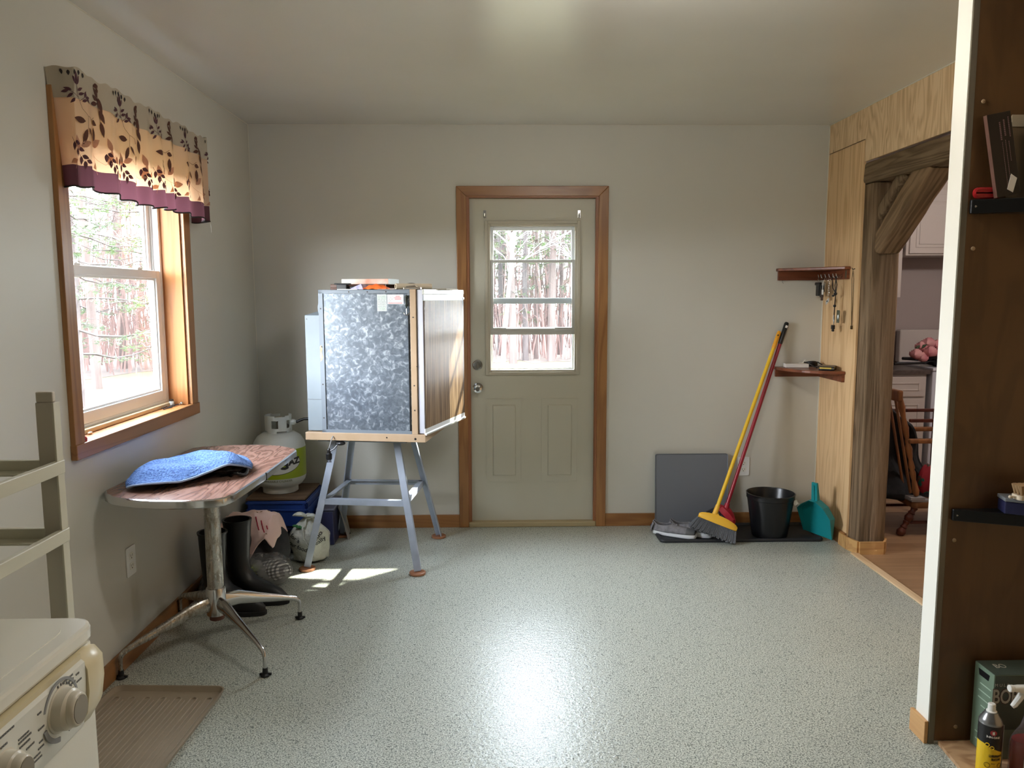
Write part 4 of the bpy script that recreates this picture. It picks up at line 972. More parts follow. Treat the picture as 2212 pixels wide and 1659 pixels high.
# rubber boots
def boot(label, x, y, rz, lean, h, grp):
    t = thing('rubber_boot', label, 'boot', (x, y, 0), rz=rz, group=grp, local=True)
    rings = []
    for (z, cx0, rx, ry) in ((.02, .10, .155, .048), (.04, .10, .156, .050), (.07, .085, .138, .050), (.095, .055, .108, .049), (.12, .02, .072, .048), (.16, .0, .058, .050), (.22, -.004, .056, .053), (.30, -.002, .062, .058), (.38, .0, .066, .062), (h-.01, 0, .070, .064), (h, 0, .071, .065)):
        rings.append([Vector((cx0+lean*z+rx*math.cos(2*PI*k/24), ry*math.sin(2*PI*k/24)*(1-.12*math.cos(2*PI*k/24) if z < .1 else 1), z)) for k in range(24)])
    rings += [[Vector((lean*z+r*math.cos(2*PI*k/24), r*math.sin(2*PI*k/24), z)) for k in range(24)] for (z, r) in ((h-.001, .060), (h-.16, .05))]
    obj('shaft', MB().loft(rings), BLACKR, t, smooth=True, flat=60)
    b = MB().prism([(.10+.162*math.cos(2*PI*k/28), .053*math.sin(2*PI*k/28)*(1-.18*math.cos(2*PI*k/28-1))) for k in range(28)], .001, .021); obj('sole', b, plain('boot_sole', (14, 14, 15), .7), t, bev=.003)
boot('black rubber boot nearer the left wall, behind the table column', -1.345, 3.555, -14, -.02, .385, 'rubber boots behind the table')
boot('black rubber boot farther from the left wall, its tall shaft right of the column', -1.275, 3.675, -12, .0, .41, 'rubber boots behind the table')
# dark bin and draped pale bag behind the back left foot of the stand
t = thing('storage_bin', 'dark blue plastic bin on the floor behind the fridge stand', 'bin', (-1.0, 4.64, 0))
b = MB(); b.frame(4.5, 4.5, 0, 0, 0, 0, 0) if False else None
x0, x1, y0, y1 = -1.085, -.985, 4.50, 4.80
b.box(x0, x1, y0, y1, .001, .21); obj('body', b, plain('bin_blue', (44, 46, 78), .4), t, bev=.006)
b = MB(); b.box(x0-.006, x1+.006, y0-.006, y1+.006, .211, .226); obj('lid', b, plain('bin_lid', (84, 84, 100), .3), t, bev=.004)
b = MB(); b.grid(lambda u, v: Vector((-.978+.06*v*(1-.3*u)+.006*math.sin(u*9), 4.60+.13*u+.0*v, .205-.2*v+.012*math.sin(u*12+v*5))), 20, 12)
tag(obj('plastic_sheet', b, trans('clear_sheet', (170, 170, 166), .4, .3), smooth=True, solid=.002), 'crumpled clear plastic sheet hanging beside the dark blue bin', 'plastic sheet')
t = thing('fabric_bundle', 'patterned grey fabric bundle on the floor between the wall and the boots', 'bundle', (-1.43, 3.72, 0))
obj('body', blob((-1.435, 3.72, .002), .045, .10, .13, 5.5, .18), plain('grey_patterned', (120, 118, 116), .9, rgb2=(60, 60, 64), ns=28), t, smooth=True)

# ------------------------------------------------------------------ dryer, plastic rack, boot tray
t = thing('clothes_dryer', 'white front control clothes dryer in the left foreground corner', 'dryer', (-1.08, 1.05, 0))
DY0, DY1 = .74, 1.355
b = MB(); b.box(-1.42, -.722, DY0, DY1, .03, .868); obj('cabinet', b, ENAMEL, t, bev=.006)
b = MB(); b.prism(rrect(.705, .655, .045, 6, -1.068, (DY0+DY1)/2), .872, .902); obj('top', b, ENAMEL, t, bev=.007)
b = MB(); b.prism(rrect(.64, .59, .05, 6, -1.068, (DY0+DY1)/2), .9015, .9035); obj('top_recess', b, ENAMEL, t)
for (x, y) in ((-1.38, .78), (-.76, .78), (-1.38, 1.31), (-.76, 1.31)): obj('foot', MB().lathe([(.02, .001), (.02, .03)], (x, y, 0), 12), BLACKR, t)
dryer_ = t
# control panel: shallow bulge in front
def pnl(z):            # x of the panel face at height z
    k = (z-.735)/(.868-.735); return -.712 + .010*math.sin(PI*min(1, max(0, 1-k*.7)))
b = MB()
rings = []
for y in (DY0-.005, 1.292):
    rings.append([(-.7215, y, .734), (pnl(.736)-.004, y, .733)] + [(pnl(z), y, z) for z in (.74, .77, .80, .83, .855)] + [(-.716, y, .867), (-.7215, y, .868)])
b.loft(rings); obj('control_panel', b, PANELW, t, smooth=True)
b = MB(); rings = []
for (y, g, q) in ((1.293, 0, 0), (1.318, .002, 0), (1.340, -.001, .004), (1.358, -.007, .012)):
    rings.append([(-.7215, y, .738+q), (pnl(.736)-.004+g, y, .737+q), (pnl(.76)+.004+g, y, .76), (pnl(.80)+.005+g, y, .80), (pnl(.84)+.003+g, y, .840), (-.712+g, y, .868-q), (-.7215, y, .869-q)])
b.loft(rings); obj('end_cap', b, ENDCAP, t, smooth=True, flat=75)
b = MB(); b.box(-.7215, -.7085, DY0, 1.293, .858, .870); obj('cream_strip', b, ENDCAP, t)
def knob(y, z, r, rot, nm):
    M = Matrix.Translation((pnl(z), y, z)) @ Matrix.Rotation(math.radians(90), 4, 'Y')
    kb = obj(nm, MB().lathe([(r*1.12, -.002), (r*1.12, .001), (r*1.02, .002), (r, .004), (r*.97, .017), (r*.8, .022), (0, .023)], M=M, n=36), KNOB, t, smooth=True)
    g = [(r*.88*math.cos(a)*(1.0), r*.78*math.sin(a)) for a in [2*PI*k/28 for k in range(28)]]
    ca, sa = math.cos(math.radians(rot)), math.sin(math.radians(rot))
    g = [(x*ca-y_*sa, x*sa+y_*ca) for x, y_ in g]
    b = MB(); b.loft([[M @ Vector((x*s, y_*s, z_)) for x, y_ in g] for (z_, s) in ((.020, 1.0), (.027, .98), (.031, .92), (.0325, .84))]); obj('grip', b, KNOB, kb, smooth=True)
    b = MB(); b.loft([[M @ Vector((x*s, y_*s, z_)) for x, y_ in g] for (z_, s) in ((.0325, .80), (.0334, .78))]); obj('grip_inlay', b, KNOBF, kb)
    return M
M = knob(1.213, .812, .034, 8, 'timer_knob')
def arc(mb, M, r0, r1, a0, a1, z=.0012, n=24):
    for k in range(n):
        u, v = math.radians(a0+(a1-a0)*k/n), math.radians(a0+(a1-a0)*(k+1)/n)
        mb.hexa([M @ Vector((r*math.cos(a), r*math.sin(a), zz)) for zz in (z-.002, z) for r, a in ((r0, u), (r1, u), (r1, v), (r0, v))])
b = MB(); arc(b, M, .046, .051, 95, 250); arc(b, M, .043, .052, 20, 80); arc(b, M, .044, .052, -75, -10); obj('dial_scale', b, plain('scale_grey', (150, 152, 154), .5), t)
M2 = knob(1.066, .800, .028, 15, 'cycle_knob')
b = MB(); random.seed(3)
def dash(y, z, ln, h=.0028):
    k = 0
    while k < ln: b.box(pnl(z)-.002, pnl(z)+.0009, y+k, y+k+.0042, z-h/2, z+h/2); k += .0054
for (y, z, ln) in ((1.222, .852, .030), (1.228, .845, .026), (1.238, .838, .020), (1.262, .846, .010), (1.262, .833, .012), (1.15, .838, .008), (1.10, .826, .026), (1.10, .820, .03), (1.102, .812, .024), (1.118, .80, .018), (1.15, .812, .012), (1.03, .853, .06), (1.06, .838, .012), (1.125, .772, .028), (1.13, .764, .030), (1.15, .78, .012), (1.152, .79, .010), (1.0, .82, .018), (1.0, .80, .015), (1.01, .775, .02)): dash(y, z, ln)
for k in range(14):
    a = math.radians(30+k*12); p = M @ Vector((.041*math.cos(a), .041*math.sin(a), 0)); b.box(p.x-.001, p.x+.0012, p.y-.001, p.y+.001, p.z-.002, p.z+.002)
obj('panel_print', b, GREYPR, t)
dryer_.location.x -= .021
# plastic utility rack behind the dryer
t = thing('plastic_rack', 'cream plastic shelf rack standing behind the dryer', 'rack', (-1.28, 1.67, 0))
RX0, RX1, RY0, RY1 = -1.49, -1.085, 1.46, 1.905
for (x, y) in ((RX1, RY1), (RX1, RY0), (RX0, RY1), (RX0, RY0)):
    s = -1 if x == RX1 else 1; q = -1 if y == RY1 else 1
    b = MB(); x0_, x1_ = sorted((x+s*.003, x+s*.050)); y0_, y1_ = sorted((y+q*.003, y+q*.018))
    b.box(x0_, x1_, y0_, y1_, .0, 1.232); b.box(min(x0_, x1_)+(.044 if s < 0 else 0), max(x0_, x1_)-(0 if s < 0 else .044), y0_, y1_+.0, .0, 1.232) if False else None
    b.box(x0_+.002, x1_-.003, y0_+.001, y1_-.001, 1.232, 1.258)
    obj('post', b, RACKP, t, bev=.003)
    b = MB(); xa, xb = sorted((x, x+s*.003)); b.box(xa-.001, xb+.001, min(y, y+q*.028), max(y, y+q*.028), .0, 1.232); obj('post_edge', b, RACK, t, bev=.001)
for zt in (1.086, .912, .645, .35):
    b = MB(); b.frame(zt-.03, zt, RX0, RX1, RY0, RY1, .012, ax='y') if False else None
    b.box(RX0-.002, RX1+.002, RY0-.003, RY0+.012, zt-.034, zt); b.box(RX0-.002, RX1+.002, RY1-.012, RY1+.003, zt-.034, zt); b.box(RX0-.003, RX0+.012, RY0, RY1, zt-.034, zt); b.box(RX1-.012, RX1+.004, RY0, RY1, zt-.034, zt)
    b.box(RX0+.01, RX1-.01, RY0+.01, RY0+.05, zt-.032, zt-.026); b.box(RX0+.01, RX1-.01, RY1-.05, RY1-.01, zt-.032, zt-.026)
    b.box(RX0+.01, RX0+.05, RY0+.01, RY1-.01, zt-.032, zt-.026); b.box(RX1-.05, RX1-.01, RY0+.01, RY1-.01, zt-.032, zt-.026)
    if zt < .9:
        for k in range(7): b.box(RX0+.05, RX1-.05, RY0+.06+k*.05, RY0+.085+k*.05, zt-.032, zt-.027)
    obj('shelf', b, RACK, t, bev=.002)
# ribbed boot tray on the floor
t = thing('boot_tray', 'taupe ribbed plastic boot tray on the floor by the dryer', 'tray', (-1.26, 2.36, 0))
BM = Matrix.Translation((-1.262, 2.36, 0)) @ Matrix.Rotation(math.radians(-2.5), 4, 'Z')
b = MB(); W_, H_ = .43, .86
b.loft([[BM @ Vector((x, y, z)) for x, y in rrect(w_, h_, r_, 6)] for (w_, h_, r_, z) in ((W_-.02, H_-.02, .03, .001), (W_-.004, H_-.004, .035, .020), (W_, H_, .037, .024), (W_-.010, H_-.010, .034, .024), (W_-.026, H_-.026, .026, .006))])
obj('pan', b, TRAYP, t, smooth=True)
for k in range(7):
    x = -.175+k*.058; b = MB()
    o_ = rrect(.024, .74, .0119, 5, x, 0)
    b.tube([BM @ Vector((px_, py_, .0075)) for px_, py_ in o_+[o_[0]]], .0032, 6, cap=False)
    if k < 6: b.tube([BM @ Vector((x+.029, -.35, .0072)), BM @ Vector((x+.029, .35, .0072))], .003, 6)
    obj('rib', b, TRAYP, t, smooth=True)
# ------------------------------------------------------------------ right corner of the back wall
MATR = plain('mat_rubber', (36, 38, 42), .55, bump=.15, bs=180)
t = thing('boot_mat', 'black rubber boot mat on the floor under the shoes, brooms and bucket', 'mat', (1.49, 4.65, 0))
MX0, MX1, MY0, MY1 = .985, 1.985, 4.482, 4.832
def rr4(x0, x1, y0, y1, r): return [((x0+x1)/2+a, (y0+y1)/2+b_) for a, b_ in rrect(x1-x0, y1-y0, r, 5)]
b = MB(); b.loft([[Vector((x, y, z)) for x, y in rr4(MX0+i, MX1-i, MY0+i, MY1-i, max(.012, .03-i))] for (i, z) in ((.002, .001), (0, .012), (.004, .019), (.016, .020), (.024, .008))]); obj('pan', b, MATR, t, smooth=True)
MZ = .009
t = thing('foam_board', 'grey foam kneeling board leaning against the back wall on the boot mat', 'board', (1.247, 4.79, MZ))
BDM = Matrix.Translation((1.247, 4.786, MZ)) @ Matrix.Rotation(math.radians(-4), 4, 'X')
b = MB(); b.loft([[BDM @ Vector((x, y, .236+z)) for x, z in rrect(.466-2*i, .470-2*i, .012, 4)] for (y, i) in ((-.008, .004), (-.012, 0), (.010, 0), (.012, .003))]); b2 = obj('board', b, plain('foam_grey', (112, 116, 124), .6, bump=.1, bs=150), t, smooth=True)
# slip-on shoes
SHG = plain('shoe_knit', (134, 132, 136), .85, rgb2=(112, 110, 114), ns=45, bump=.3, bs=300); SHW = plain('shoe_sole', (244, 246, 248), .5); SHI = plain('shoe_inner', (150, 146, 148), .8); SHT = plain('shoe_toe', (92, 92, 92), .8)
def shoe(label, x, y, rz, m=1):
    t = thing('slip_on_shoe', label, 'shoe', (x, y, MZ), rz=rz, group='grey slip on shoes on the boot mat', local=True)
    L_ = .27
    def wid(u): return .030+.020*math.sin(PI*min(1, u*1.0)**.9)**.6*(1+.25*math.sin(PI*(u-.25))) if 0 < u < 1 else .004
    def half(u): return (.036+.011*u)*max(0, 4*u*(1-u))**.38
    def out(g, z, ht=0):
        P_ = []
        for k in range(40):
            a = 2*PI*k/40; u = .5+.5*math.cos(a)
            P_.append(Vector(((u-.5)*(L_+g*1.4), m*(1 if math.sin(a) > 0 else -1)*(half(u)*(1+g*14) + (.0005 if .001 < u < .999 else 0)) + m*.006*math.sin(PI*u), z)))
        return P_
    obj('sole', MB().loft([out(-.012, .0), out(.0, .003), out(.007, .018, 1), out(.003, .033, 1)]), SHW, t, smooth=True, flat=50)
    # upper: closed toe and open collar
    def up(u, v):                     # u heel->toe, v over the arch side to side
        x_ = (u-.5)*L_*.98; w_ = half(.03+.945*u)*1.04; th = PI*v
        hgt = (.060 if u < .45 else .060-.034*((u-.45)/.55)**.9)+.006*math.cos(u*6)
        if u < .42:                   # collar: sides rise, top is open
            hs = .058+.020*max(0, (.12-u)/.12)-.010*math.sin(PI*u/.42)
            sd = -1 if v < .5 else 1; q = min(v, 1-v)*2
            return Vector((x_, sd*m*(w_*(1-.28*q**2)), .026+hs*.88*q))
        return Vector((x_, -m*w_*math.cos(th)*(1-.08*math.sin(th)), .028+(hgt-.008)*math.sin(th)**.8))
    b = MB(); V = [[b.bm.verts.new(up(i/30, j/20)) for j in range(21)] for i in range(31)]
    for i in range(30):
        for j in range(20):
            if i/30 < .42 and 9 <= j <= 10: continue
            b.mi = 1 if i >= 23 and (j < 15 or True) and i/30 > .78 else 0
            b.face([V[i][j], V[i+1][j], V[i+1][j+1], V[i][j+1]])
    b.mi = 0
    # heel cup closes the back
    V2 = [b.bm.verts.new(Vector((-L_*.49-.006*math.sin(PI*k/8), m*.024*math.cos(PI*k/8)*(-1), .018+.03))) for k in range(9)]
    up_ = obj('upper', b, [SHG, SHT], t, smooth=True, flat=80, solid=.004)
    b = MB(); b.loft([[Vector((-L_*.50+.012*k/5-.003*math.sin(k), m*.034*math.cos(PI*j/10), .020+.056*k/5+.006*math.sin(PI*j/10)*k/5)) - Vector((.014*math.sin(PI*j/10), 0, 0)) for j in range(11)] for k in range(6)], cap=False, close=False); obj('heel', b, SHG, t, smooth=True, solid=.004)
    b = MB(); b.prism([(p.x*.93, p.y*.8) for p in out(-.02, 0)], .028, .032); obj('insole', b, SHI, t)
    b = MB(); b.tube([Vector((-.012+.006*k, 0, .082-.004*k)) for k in range(4)]+[Vector((.02, 0, .07))], .010, 8, sy=.5); obj('tongue_tab', b, SHG, t, smooth=True)
shoe('grey knit slip on shoe nearer the left end of the boot mat', 1.095, 4.598, -28, 1)
shoe('grey knit slip on shoe between its mate and the yellow broom', 1.205, 4.615, -28, -1)

# yellow broom
def broom(name, label, top, foot, hm, head_m, top_fn, cat='broom'):
    t = thing(name, label, cat, foot)
    return t
t = thing('yellow_broom', 'push style angle broom with yellow handle and grey bristles', 'broom', (1.36, 4.52, MZ))
A = Vector((1.325, 4.525, .172)); Bt = Vector((1.790, 4.826, 1.262))
YEL = plain('broom_yellow', (236, 190, 40), .35); YELH = plain('broom_head_yellow', (240, 186, 60), .4)
d = (Bt-A).normalized()
obj('handle', MB().tube([A-d*.02, A+d*.30, A+d*.8, Bt-d*.12], .0115, 14), YEL, t, smooth=True)
obj('handle_cap', MB().tube([Bt-d*.12, Bt-d*.115, Bt-d*.01, Bt], [.0118, .0132, .0132, .009], 14), plain('cap_orange', (236, 164, 40), .4), t, smooth=True)
obj('hang_hole', MB().tube([Bt-d*.03+Vector((-.004, -.0134, 0)), Bt-d*.03+Vector((-.004, -.011, 0))], .005, 10, sy=1.8), BLACK, t)
# head: flat wedge sloping down to the right; bristles fan below
hl = Vector((1.225, 4.515, .178)); hr = Vector((1.445, 4.465, .098)); ax = (hr-hl).normalized(); dn = Vector((-.20, -.10, -1)); dn = (dn-ax*dn.dot(ax)).normalized(); th_ = ax.cross(dn).normalized()
def hp(u, v, w_): return hl.lerp(hr, u) + dn*v + th_*w_
b = MB(); top_ = []; n_ = 20
rings = []
for i in range(n_+1):
    u = i/n_; bul = math.sin(PI*u)**.6; th2 = .005+.016*bul
    rings.append([hp(u, -.028*bul-.0, 0), hp(u, -.014*bul+.004, th2), hp(u, .022, th2+.002), hp(u, .030, 0), hp(u, .022, -th2-.002), hp(u, -.008*bul+.004, -th2)])
b.loft(rings); obj('head', b, YELH, t, smooth=True, flat=60)
b = MB(); b.tube([A-d*.03, A+d*.05], [.018, .014], 12); b.loft([[hp(.5+s*.16, .004, w_) for s, w_ in ((-1, .018), (1, .018), (1, -.018), (-1, -.018))], [A+d*.0+Vector((sx*.015, sy*.012, 0)) for sx, sy in ((-1, 1), (1, 1), (1, -1), (-1, -1))]]); obj('socket', b, YELH, t, smooth=True)
b = MB(); random.seed(8); BRG = plain('bristle_grey', (92, 94, 98), .6, rgb2=(70, 72, 76), ns=200)
for i in range(34):
    for j in range(5):
        u = .012+.976*i/33; w_ = (-.018+.009*j)
        s_ = hp(u, .024, w_*.9); e = hp(-.12+1.20*u, .098+.006*math.sin(i*1.9+j), w_*1.7)
        if e.z < MZ+.002: e.z = MZ+.002+random.uniform(0, .003)
        b.tube([s_, s_.lerp(e, .55)+th_*.002, e], [.0034, .0048, .0062], 6)
obj('bristles', b, BRG, t)['kind'] = 'stuff'
# red broom behind
t = thing('red_broom', 'red handled broom with black grip leaning behind the yellow broom', 'broom', (1.40, 4.68, MZ))
A = Vector((1.432, 4.66, .165)); Bt = Vector((1.838, 4.832, 1.318)); d = (Bt-A).normalized()
RED = plain('broom_red', (150, 26, 44), .3); REDH = plain('broom_head_red', (172, 34, 50), .35)
obj('handle', MB().tube([A-d*.02, A+d*.4, Bt-d*.14], .0115, 14), RED, t, smooth=True)
obj('grip', MB().tube([Bt-d*.145, Bt-d*.14, Bt-d*.008, Bt], [.0118, .0135, .0145, .010], 14), BLACK, t, smooth=True)
obj('grip_label', MB().box(-.007, .007, -.0152, -.0138, -.008, .008, Matrix.Translation(Bt-d*.028) @ Matrix.Rotation(math.radians(20), 4, 'Y')), PAPER, t)
hl = Vector((1.385, 4.675, .185)); hr = Vector((1.480, 4.615, .080)); ax = (hr-hl).normalized(); dn = Vector((-.4, -.1, -.8)); dn = (dn-ax*dn.dot(ax)).normalized(); th_ = ax.cross(dn).normalized()
b = MB(); rings = []
for i in range(13):
    u = i/12; bul = math.sin(PI*u)**.6; th2 = .005+.022*bul
    rings.append([hp(u, -.030*bul, 0), hp(u, -.012*bul, th2), hp(u, .022, th2+.002), hp(u, .030, 0), hp(u, .022, -th2-.002), hp(u, -.012*bul, -th2)])
b.loft(rings); obj('head', b, REDH, t, smooth=True, flat=50)
obj('socket', MB().tube([A-d*.05, A+d*.03], [.022, .015], 12), REDH, t, smooth=True)
b = MB()
for sg in (-1, 1):
    b.tube([A+Vector((sg*.012, -.004, .0)), A+Vector((sg*.038, -.006, -.035)), hp(.5+sg*.40, -.004, -.018)], [.009, .010, .008], 8)
obj('head_wing', b, REDH, t, smooth=True)
b = MB()
for i in range(14):
    for j in range(4):
        u = .03+.94*i/13; w_ = -.018+.012*j; s_ = hp(u, .024, w_); e = hp(-.1+1.1*u, .085, w_*1.6)
        if e.z < MZ+.002: e.z = MZ+.002
        b.tube([s_, e], [.0036, .006], 6)
obj('bristles', b, plain('bristle_dark', (36, 38, 44), .6), t)['kind'] = 'stuff'
# bucket
BK = (1.688, 4.600)
t = thing('plastic_bucket', 'black plastic bucket with white handle grip on the boot mat', 'bucket', (BK[0], BK[1], MZ))
obj('body', MB().lathe([(.0, MZ), (.100, MZ), (.106, MZ+.006), (.139, MZ+.235), (.143, MZ+.238), (.144, MZ+.262), (.147, MZ+.268), (.141, MZ+.270), (.137, MZ+.262), (.102, MZ+.010), (.0, MZ+.010)], (BK[0], BK[1], 0), 48, cap=False), plain('bucket_black', (18, 18, 20), .28), t, smooth=True)
b = MB(); b.tube([(BK[0]+.143*math.cos(a), BK[1]+.143*math.sin(a), MZ+.235-.10*math.sin((a+.35)/(PI-.0)*PI*.5)) for a in [-.35-k*0 + 0 for k in range(1)]]+[(BK[0]+.150, BK[1]-.02, MZ+.20), (BK[0]+.154, BK[1]+.05, MZ+.17), (BK[0]+.12, BK[1]+.12, MZ+.16)], .0022, 6)
obj('bail_wire', b, CHROME, t)
b = MB(); b.tube([(BK[0]+.128, BK[1]-.083, MZ+.222), (BK[0]+.150, BK[1]-.055, MZ+.210), (BK[0]+.158, BK[1]-.02, MZ+.190)], .009, 10); b.lathe([(.006, 0), (.017, 0), (.017, .006), (.006, .006)], M=rotM((BK[0]+.122, BK[1]-.082, MZ+.226), 90, 0, 40), n=16)
obj('grip', b, WHITEP, t, smooth=True)
# teal dustpan standing on its edge in the corner
TEAL = plain('teal_plastic', (24, 132, 136), .35)
t = thing('dustpan', 'teal plastic dustpan standing upright against the plywood wall', 'dustpan', (1.965, 4.50, .002))
DM = Matrix.Translation((1.972, 4.530, .0215)) @ Matrix.Rotation(math.radians(-62), 4, 'Z') @ Matrix.Rotation(math.radians(7), 4, 'X')
def dp(x, z, y=0): return DM @ Vector((x, y, z))
out_ = [(-.115, .01), (.095, .0), (.118, .14), (.075, .205), (.022, .235), (-.028, .235), (-.085, .200), (-.120, .165)]
b = MB(); b.prism(out_, -.002, .002, DM @ Matrix(((1, 0, 0, 0), (0, 0, 1, 0), (0, 1, 0, 0), (0, 0, 0, 1)))); obj('pan', b, TEAL, t)
b = MB()
rim = out_[1:]+[out_[0]]
for i in range(len(rim)-1):
    (xa, za), (xb, zb) = rim[i], rim[i+1]; dpt = lambda z: -.045*min(1, max(0, z/.17)) - .004
    b.hexa([dp(xa, za, 0), dp(xb, zb, 0), dp(xb*.97, zb-.003, 0), dp(xa*.97, za-.003, 0), dp(xa, za, dpt(za)), dp(xb, zb, dpt(zb)), dp(xb*.97, zb-.003, dpt(zb)), dp(xa*.97, za-.003, dpt(za))])
obj('rim', b, TEAL, t)
b = MB(); b.hexa([dp(x, z, y) for x, z, y in ((-.026, .228, -.028), (.020, .228, -.028), (.020, .228, -.002), (-.026, .228, -.002), (-.022, .345, -.022), (.018, .345, -.022), (.018, .345, -.008), (-.022, .345, -.008))])
b.box(-.006, .002, -.032, -.022, .235, .33, DM); obj('handle', b, TEAL, t, bev=.003)

# ------------------------------------------------------------------ corner shelves
def cshelf(label, zt, lx, ly, h, curved):
    t = thing('corner_shelf', label, 'shelf', (XR-.1, YB-.1, zt-h))
    if curved: pl = [(XR, YB), (XR-lx, YB), (XR-lx, YB-.03)] + [(XR-lx*math.cos(a)**.9*.98+0, YB-.03-(ly-.03)*math.sin(a)**1.1) for a in [PI/2*k/10 for k in range(1, 10)]] + [(XR-.03, YB-ly), (XR, YB-ly)]
    else: pl = [(XR, YB), (XR-lx, YB), (XR-lx-.0, YB-.035), (XR-.035, YB-ly), (XR, YB-ly)]
    pl = [(x-.0008 if x > XR-.001 else x, y-.0008 if y > YB-.001 else y) for x, y in pl]
    obj('shelf_board', MB().prism(pl[::-1], zt-.018, zt), SHELFW, t, bev=.004)
    b = MB(); b.box(XR-lx+.012, XR-.02, YB-.019, YB-.001, zt-h, zt-.019); obj('cleat', b, SHELFW, t, bev=.001)
    b = MB(); b.box(XR-.019, XR-.001, YB-ly+.010, YB-.001, zt-h, zt-.019); obj('cleat', b, SHELFW, t, bev=.001)
    return t
s1_ = cshelf('reddish wooden corner shelf with key hooks, the upper of the two', 1.656, .308, .370, .074, False)
cshelf('reddish wooden curved corner shelf, the lower one with small things on it', 1.038, .305, .365, .065, True)
obj('tape', MB().box(XR-.0192, XR-.0188+.0002, YB-.355, YB-.340, 1.59, 1.632), plain('dark_tape', (70, 78, 62), .3), s1_)
HK = [4.80, 4.76, 4.70, 4.645, 4.59, 4.545]
for i, y in enumerate(HK):
    b = MB(); x = XR-.020; b.tube([(x, y, 1.612), (x-.014, y, 1.606), (x-.026, y, 1.592), (x-.034, y, 1.598), (x-.040, y-.002, 1.616)], .0022, 7); b.tube([(x, y, 1.602), (x-.016, y, 1.590)], .0018, 6); obj('hook', b, CHROME, s1_, smooth=True)
b = MB(); b.tube([(XR-.308+.04, YB-.010, 1.583), (XR-.308+.04, YB-.012, 1.568), (XR-.308+.048, YB-.014, 1.564)], .0018, 6); obj('hook', b, CHROME, s1_)
# things on the hooks
def ring_of(b, x, y, z, r): b.tube([(x, y+r*math.cos(a), z+r*math.sin(a)) for a in [k*PI/8 for k in range(17)]], .0012, 6, cap=False)
hx = XR-.055
t = thing('key_fob', 'black car key fob pair on the leftmost key hook', 'keys', (hx, 4.79, 1.47))
b = MB(); ring_of(b, hx, 4.795, 1.583, .013); ring_of(b, hx, 4.785, 1.575, .012); obj('key_ring', b, CHROME, t)
b = MB(); b.box(hx-.016, hx+.0, 4.755, 4.80, 1.484, 1.566); b.box(hx-.020, hx+.002, 4.748, 4.81, 1.55, 1.568); b.box(hx-.014, hx+.002, 4.715, 4.745, 1.474, 1.55, rotM((0, 0, 0))); obj('fob', b, BLACK, t, bev=.005)
t = thing('house_keys', 'ring of keys with a white tag on the key hooks', 'keys', (hx, 4.70, 1.46))
b = MB(); ring_of(b, hx, 4.70, 1.58, .015); obj('key_ring', b, CHROME, t)
for k, (dy, dz) in enumerate(((.01, -.02), (-.004, -.024), (-.016, -.018))):
    b = MB(); b.lathe([(.010, -.001), (.010, .001)], M=rotM((hx-.004*k, 4.70+dy, 1.558+dz*.2), 0, 90), n=12); b.box(hx-.004*k-.001, hx-.004*k+.001, 4.70+dy-.004, 4.70+dy+.004, 1.515+dz*.3, 1.552); obj('key', b, NICKEL, t)
b = MB(); b.box(hx-.022, hx-.020, 4.672, 4.694, 1.492, 1.522, ident()); b.box(hx-.021, hx-.020, 4.68, 4.688, 1.522, 1.568); obj('tag', b, WHITEP, t, bev=.002)
obj('leather_strap', MB().box(hx-.016, hx-.012, 4.69, 4.72, 1.456, 1.53), plain('dark_leather', (58, 38, 28), .6), t, bev=.004)
t = thing('diamond_keyring', 'key chain with a silver diamond shaped charm', 'keys', (hx, 4.64, 1.43))
b = MB(); ring_of(b, hx, 4.645, 1.578, .012)
for k in range(6): ring_of(b, hx-.002*(k % 2), 4.642, 1.560-.014*k, .006)
obj('chain', b, CHROME, t)
b = MB(); b.prism([(0, -.022), (.022, 0), (0, .022), (-.022, 0)], -.0012, .0012, Matrix(((0, .35, 1, hx-.008), (1, 0, 0, 4.638), (0, 1, 0, 1.452), (0, 0, 0, 1)))); obj('charm', b, plain('charm_silver', (226, 228, 228), .25, .3), t)
b = MB(); b.poly([Vector((hx-.0105, 4.638+y, 1.452+z)) for y, z in ((-.010, -.004), (.010, -.004), (.004, .006), (0, .002), (-.004, .008))]); obj('charm_print', b, BLACK, t)
tag(obj('hanging_wire', MB().tube([(XR-.006, 4.665, 1.44), (XR-.006, 4.667, 1.376)], .0018, 6), plain('rust_wire', (120, 76, 40), .6)), 'short thin rusty wire on the plywood below the keys', 'wire')
t = thing('whistle_lanyard', 'black cord lanyard with whistle and clear tag on the last key hook', 'lanyard', (hx, 4.55, 1.28))
b = MB(); b.tube([(hx, 4.545, 1.60), (hx-.004, 4.552, 1.545), (hx, 4.548, 1.50)], .0026, 6); b.tube([(hx-.002, 4.60, 1.595), (hx-.006, 4.575, 1.53), (hx, 4.548, 1.50)], .0026, 6); b.tube([(hx, 4.56, 1.60), (hx, 4.535, 1.55), (hx, 4.545, 1.50), (hx, 4.552, 1.44), (hx, 4.556, 1.38), (hx, 4.556, 1.355)], .0030, 6)
b.ball((hx, 4.55, 1.496), .010); b.ball((hx, 4.553, 1.425), .009); b.ball((hx-.004, 4.57, 1.485), .006, .016, .006); obj('cord', b, BLACK, t, smooth=True)
b = MB(); b.tube([(hx, 4.556, 1.372), (hx, 4.556, 1.345), (hx-.002, 4.55, 1.33), (hx, 4.556, 1.315)], [.005, .006, .004, .003], 8); obj('clip', b, CHROME, t, smooth=True)
b = MB(); b.box(hx-.010, hx+.006, 4.545, 4.572, 1.286, 1.312); b.box(hx-.008, hx+.004, 4.548, 4.568, 1.272, 1.288); obj('whistle', b, BLACK, t, bev=.004)
